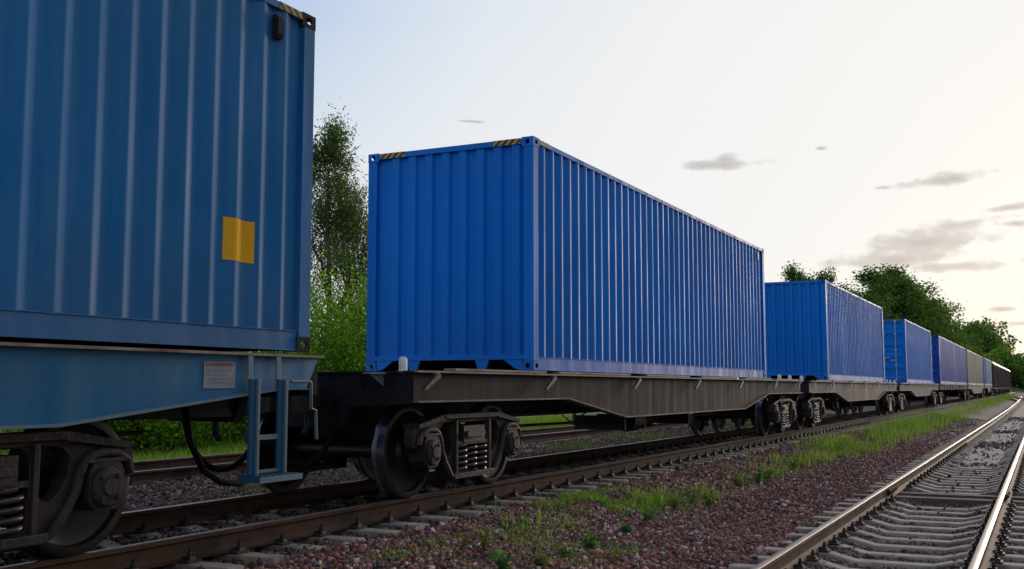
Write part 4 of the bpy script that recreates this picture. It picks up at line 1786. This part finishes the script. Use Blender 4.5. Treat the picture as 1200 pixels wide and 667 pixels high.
# ------------------------------------------------------------------ grass and weeds
def blades(P, h, wid, lean, col, seed=0):
    r = np.random.default_rng(seed)
    n = len(P)
    a = r.uniform(0, 2 * pi, n)
    side = np.stack([np.cos(a), np.sin(a), 0 * a], 1) * (wid * .5)[:, None]
    b = r.uniform(0, 2 * pi, n)
    ld = np.stack([np.cos(b), np.sin(b), 0 * b], 1) * (lean * h)[:, None]
    up = np.stack([0 * h, 0 * h, h], 1)
    p0, p1, p2 = P, P + up * .55 + ld * .3, P + up * .95 + ld
    V = np.stack([p0 - side, p0 + side, p1 - side * .8, p1 + side * .8, p2], 1).reshape(-1, 3)
    k = (np.arange(n) * 5)[:, None]
    F = np.concatenate([k + np.array([[0, 1, 3]]), k + np.array([[0, 3, 2]]), k + np.array([[2, 3, 4]])])
    return V, F, np.repeat(col, 5, 0)


GP = np.array([(.11, .18, .025), (.15, .22, .03), (.08, .14, .02), (.21, .25, .05), (.16, .19, .04), (.07, .13, .04), (.25, .22, .09)])


GM = np.array([(.10, .24, .03), (.14, .30, .035), (.07, .17, .025), (.18, .30, .05), (.09, .20, .05)])


def grass(name, P2, hfun, label, zfun, wid=(.004, .009), seed=1, pal=GP, lean=(.1, .55)):
    r = np.random.default_rng(seed)
    n = len(P2)
    h = hfun(P2[:, 0], P2[:, 1]) * r.uniform(.5, 1.25, n)
    z = zfun(P2[:, 0], P2[:, 1])
    P = np.stack([P2[:, 0], P2[:, 1], z - .01], 1)
    clump = (value_noise(P2[:, 0] * 3, P2[:, 1] * 3, 8) * len(pal)).astype(int) % len(pal)
    mixr = r.integers(0, len(pal), n)
    ci = np.where(r.random(n) < .6, clump, mixr)
    col = pal[ci] * r.uniform(.7, 1.25, (n, 1))
    V, F, c = blades(P, h, r.uniform(wid[0], wid[1], n), r.uniform(lean[0], lean[1], n), col, seed)
    return tag(np_mesh(name, V, F, GRASSM, c), label, None, kind='stuff')


def keep(P2, f):
    return P2[RNG.random(len(P2)) < f(P2[:, 0], P2[:, 1])]


def gauss(x, c, w):
    return np.exp(-((x - c) / w) ** 2)


# strip between the two nearer tracks (centre about y 4.5)
P2 = scatter_rects([(9.0, 30, 3.4, 5.3, 760), (30, 60, 3.3, 5.3, 210), (60, 200, 3.4, 5.2, 60)])


def strip(x, y):
    c = np.interp(x, [8, 14, 18, 22, 30, 60, 100, 200], [4.7, 4.45, 4.35, 4.45, 4.4, 4.35, 4.5, 5.0])
    w = np.interp(x, [8, 14, 18, 24, 40, 200], [.30, .28, .32, .42, .6, .9])
    pt = .5 * value_noise(x * .7 + 3, y * .9, 14) + .5 * value_noise(x * 2.1, y * 2.6, 15)
    dens = np.interp(x, [9, 18, 24, 35], [.35, .5, .62, .8])
    return gauss(y, c, w) * np.clip((pt - (.60 - .36 * dens)) * 5, 0, 1) * dens


P2 = keep(P2, strip)
grass('grass', P2, lambda x, y: np.interp(x, [8, 16, 24, 35, 60, 120, 200], [.10, .16, .22, .30, .34, .42, .45]) * (.35 + 1.3 * value_noise(x * 1.7 + 2, y * 2.6, 19)), 'green grass strip running between the two nearer tracks', bedz,
      wid=(.006, .016), seed=2, pal=np.concatenate([GP, GM, GM]) * np.array([1.55, 1.4, 1.2]))
# low mat patch by the sleepers
P2 = keep(scatter_rects([(8.6, 16, 3.4, 5.6, 3600)]), lambda x, y: np.clip(gauss(x, 12.6, 1.3) * gauss(y, 4.95 - (x - 12) * .22, .38) * 1.5 * np.clip((value_noise(x * 3.5, y * 3.5, 17) - .42) * 4, 0, 1), 0, 1))
grass('grass', P2, lambda x, y: 0 * x + .085, 'low mat of grass spreading beside the sleeper ends', bedz, wid=(.004, .010), seed=3, pal=GM * np.array([1.5, 1.3, 1.1]), lean=(.3, 1.2))
# sparse sprigs at the bottom edge
P2 = keep(scatter_rects([(6.6, 10.5, 3.6, 5.0, 1100)]), lambda x, y: np.clip((value_noise(x * 2, y * 2, 23) - .45) * 3, 0, 1))
grass('grass', P2, lambda x, y: 0 * x + .075, 'thin sprigs of grass among the stones at the bottom edge', bedz, wid=(.004, .009), seed=4, pal=GM * np.array([1.5, 1.25, 1.1]), lean=(.2, .9))
# beyond the far track
P2 = keep(scatter_rects([(5, 45, 14.3, 22, 330)]), lambda x, y: np.clip(.35 + value_noise(x * .6, y * .6, 31), 0, 1))
grass('grass', P2, lambda x, y: .30 + .35 * value_noise(x * .5, y * .5, 32), 'tall bright green grass beyond the far track', lambda X, Y: 0 * X - .64, wid=(.012, .03), seed=5,
      pal=GP * np.array([1.7, 1.9, 1.2]))
P2 = keep(scatter_rects([(6, 60, 9.6, 10.9, 190), (12, 60, 8.5, 9.6, 40)]), lambda x, y: np.clip((value_noise(x * .8, y * 1.1, 41) - .6) * 5, 0, 1))
grass('grass', P2, lambda x, y: 0 * x + .2, 'grass tufts in the gravel by the far track', bedz, wid=(.006, .014), seed=6)
P2 = scatter_rects([(150, 330, -8, 3, 22), (205, 330, 3, 5, 25)])
grass('grass', P2, lambda x, y: 0 * x + .4, 'rough green grass at the foot of the hill, right end of the picture', lambda X, Y: 0 * X - .9 + 0.0 * Y, wid=(.05, .12), seed=7)


def weed(kind, seed, h, label, x, y, name='weed_plant', group='weeds growing in the ballast'):
    rng = random.Random(seed)
    r = np.random.default_rng(seed)
    t = tag(empty(name, (x, y, float(bedz(np.array([x]), np.array([y]))[0]) - .01), rng.uniform(0, 6)), label, 'weed', group)
    m = MB()
    C, S_, CC = [], [], []
    stems = {'leafy': 9, 'spray': 14, 'tall': 3, 'flower': 12}[kind]
    pal = {'leafy': [(.06, .15, .03), (.08, .19, .04), (.05, .12, .05)], 'spray': [(.12, .17, .03), (.16, .20, .03), (.09, .14, .03)], 'tall': [(.09, .13, .03), (.12, .13, .04)],
           'flower': [(.08, .13, .05), (.10, .15, .05)]}[kind]
    for k in range(stems):
        a = rng.uniform(0, 2 * pi)
        ln = {'leafy': .35, 'spray': .5, 'tall': .15, 'flower': .4}[kind] * rng.uniform(.4, 1.2)
        hh = h * rng.uniform(.5, 1)
        pts = [(cos(a) * ln * h * t ** 1.3, sin(a) * ln * h * t ** 1.3, hh * t) for t in (0, .25, .5, .75, 1)]
        m.tube(pts, [.004, .0035, .003, .0025, .0015], 4, caps=False)
        nl = {'leafy': 9, 'spray': 12, 'tall': 26, 'flower': 8}[kind]
        for j in range(nl):
            tt = rng.uniform(.12, 1)
            i = min(3, int(tt * 4))
            q = Vector(pts[i]).lerp(Vector(pts[i + 1]), tt * 4 - i)
            C.append(q)
            CC.append(np.array(rng.choice(pal)) * rng.uniform(.7, 1.25))
    m.build('stem', LEAFSTEM, t, recalc=False)
    sz = {'leafy': .075, 'spray': .05, 'tall': .045, 'flower': .04}[kind]
    V, F, cc = leaf_cards(np.array([[c.x, c.y, c.z] for c in C]), None, sz, np.array(CC), seed=seed, aspect=.42)
    np_mesh('foliage', V, F, LEAF, cc, t)
    if kind == 'flower':
        C2 = r.normal(size=(26, 3)) * np.array([h * .3, h * .3, h * .12]) + np.array([0, 0, h * .9])
        V, F, cc = leaf_cards(C2, None, .018, np.ones((26, 3)) * .6, seed=seed + 1, aspect=.9)
        np_mesh('blossom', V, F, LEAF, cc, t)
    return t


LEAFSTEM = mat_flat('green_stem', (.07, .11, .03), .7)
Fv = Vector((cos(YAW) * cos(PITCH), sin(YAW) * cos(PITCH), sin(PITCH)))
Rv = Vector((sin(YAW), -cos(YAW), 0))


def spot(px, py):
    """where the view ray of a photo pixel meets the ballast"""
    d = Fv + Rv * ((px - 600) / 1252.9) + Rv.cross(Fv) * ((333.5 - py) / 1252.9)
    z = -.35
    for _ in range(6):
        t = (z - CAMZ) / d.z
        z = float(bal_z(d.y * t))
    return d.x * t, d.y * t


WD = [('leafy', 691, 645, .13, 'broad-leaved green weed in the gravel, between the low grass mat and the bottom edge'), ('leafy', 588, 672, .17, 'bluish green leafy weed at the bottom edge of the picture'),
      ('spray', 635, 668, .14, 'yellow-green weed at the bottom edge, right of the bluish one'), ('spray', 662, 655, .12, 'small pale green weed just left of the broad-leaved one'),
      ('tall', 568, 650, .26, 'single tall thin weed stalk near the bottom edge'), ('leafy', 760, 612, .14, 'dark green leafy weed right of the low grass mat'),
      ('leafy', 733, 628, .11, 'small dark green weed below the right end of the grass mat'), ('flower', 810, 592, .32, 'weed clump with tiny white blossoms at the near end of the grass strip'),
      ('spray', 832, 594, .22, 'yellowish bushy weed beside the white-blossomed clump'), ('spray', 790, 598, .20, 'yellow-green weed left of the white-blossomed clump'),
      ('leafy', 888, 566, .28, 'bluish green weed clump in the grass strip'), ('spray', 866, 572, .24, 'yellow-green weed left of the bluish clump'),
      ('spray', 900, 563, .24, 'yellow-green weed right of the bluish clump'), ('flower', 985, 532, .42, 'grey-green flowering weed standing up in the grass strip'),
      ('tall', 1015, 515, .55, 'tall pale stalks in the middle of the grass strip'), ('leafy', 930, 552, .30, 'low green weed in the grass strip, between the bluish clump and the tall grass'),
      ('leafy', 697, 636, .08, 'tiny weed sprouting behind the broad-leaved one')]
for i, (kd, px, py, h, lb) in enumerate(WD):
    x, y = spot(px, py)
    weed(kd, 300 + i, h, lb, x, y)

for o in LIBRARY:
    bpy.data.objects.remove(o)
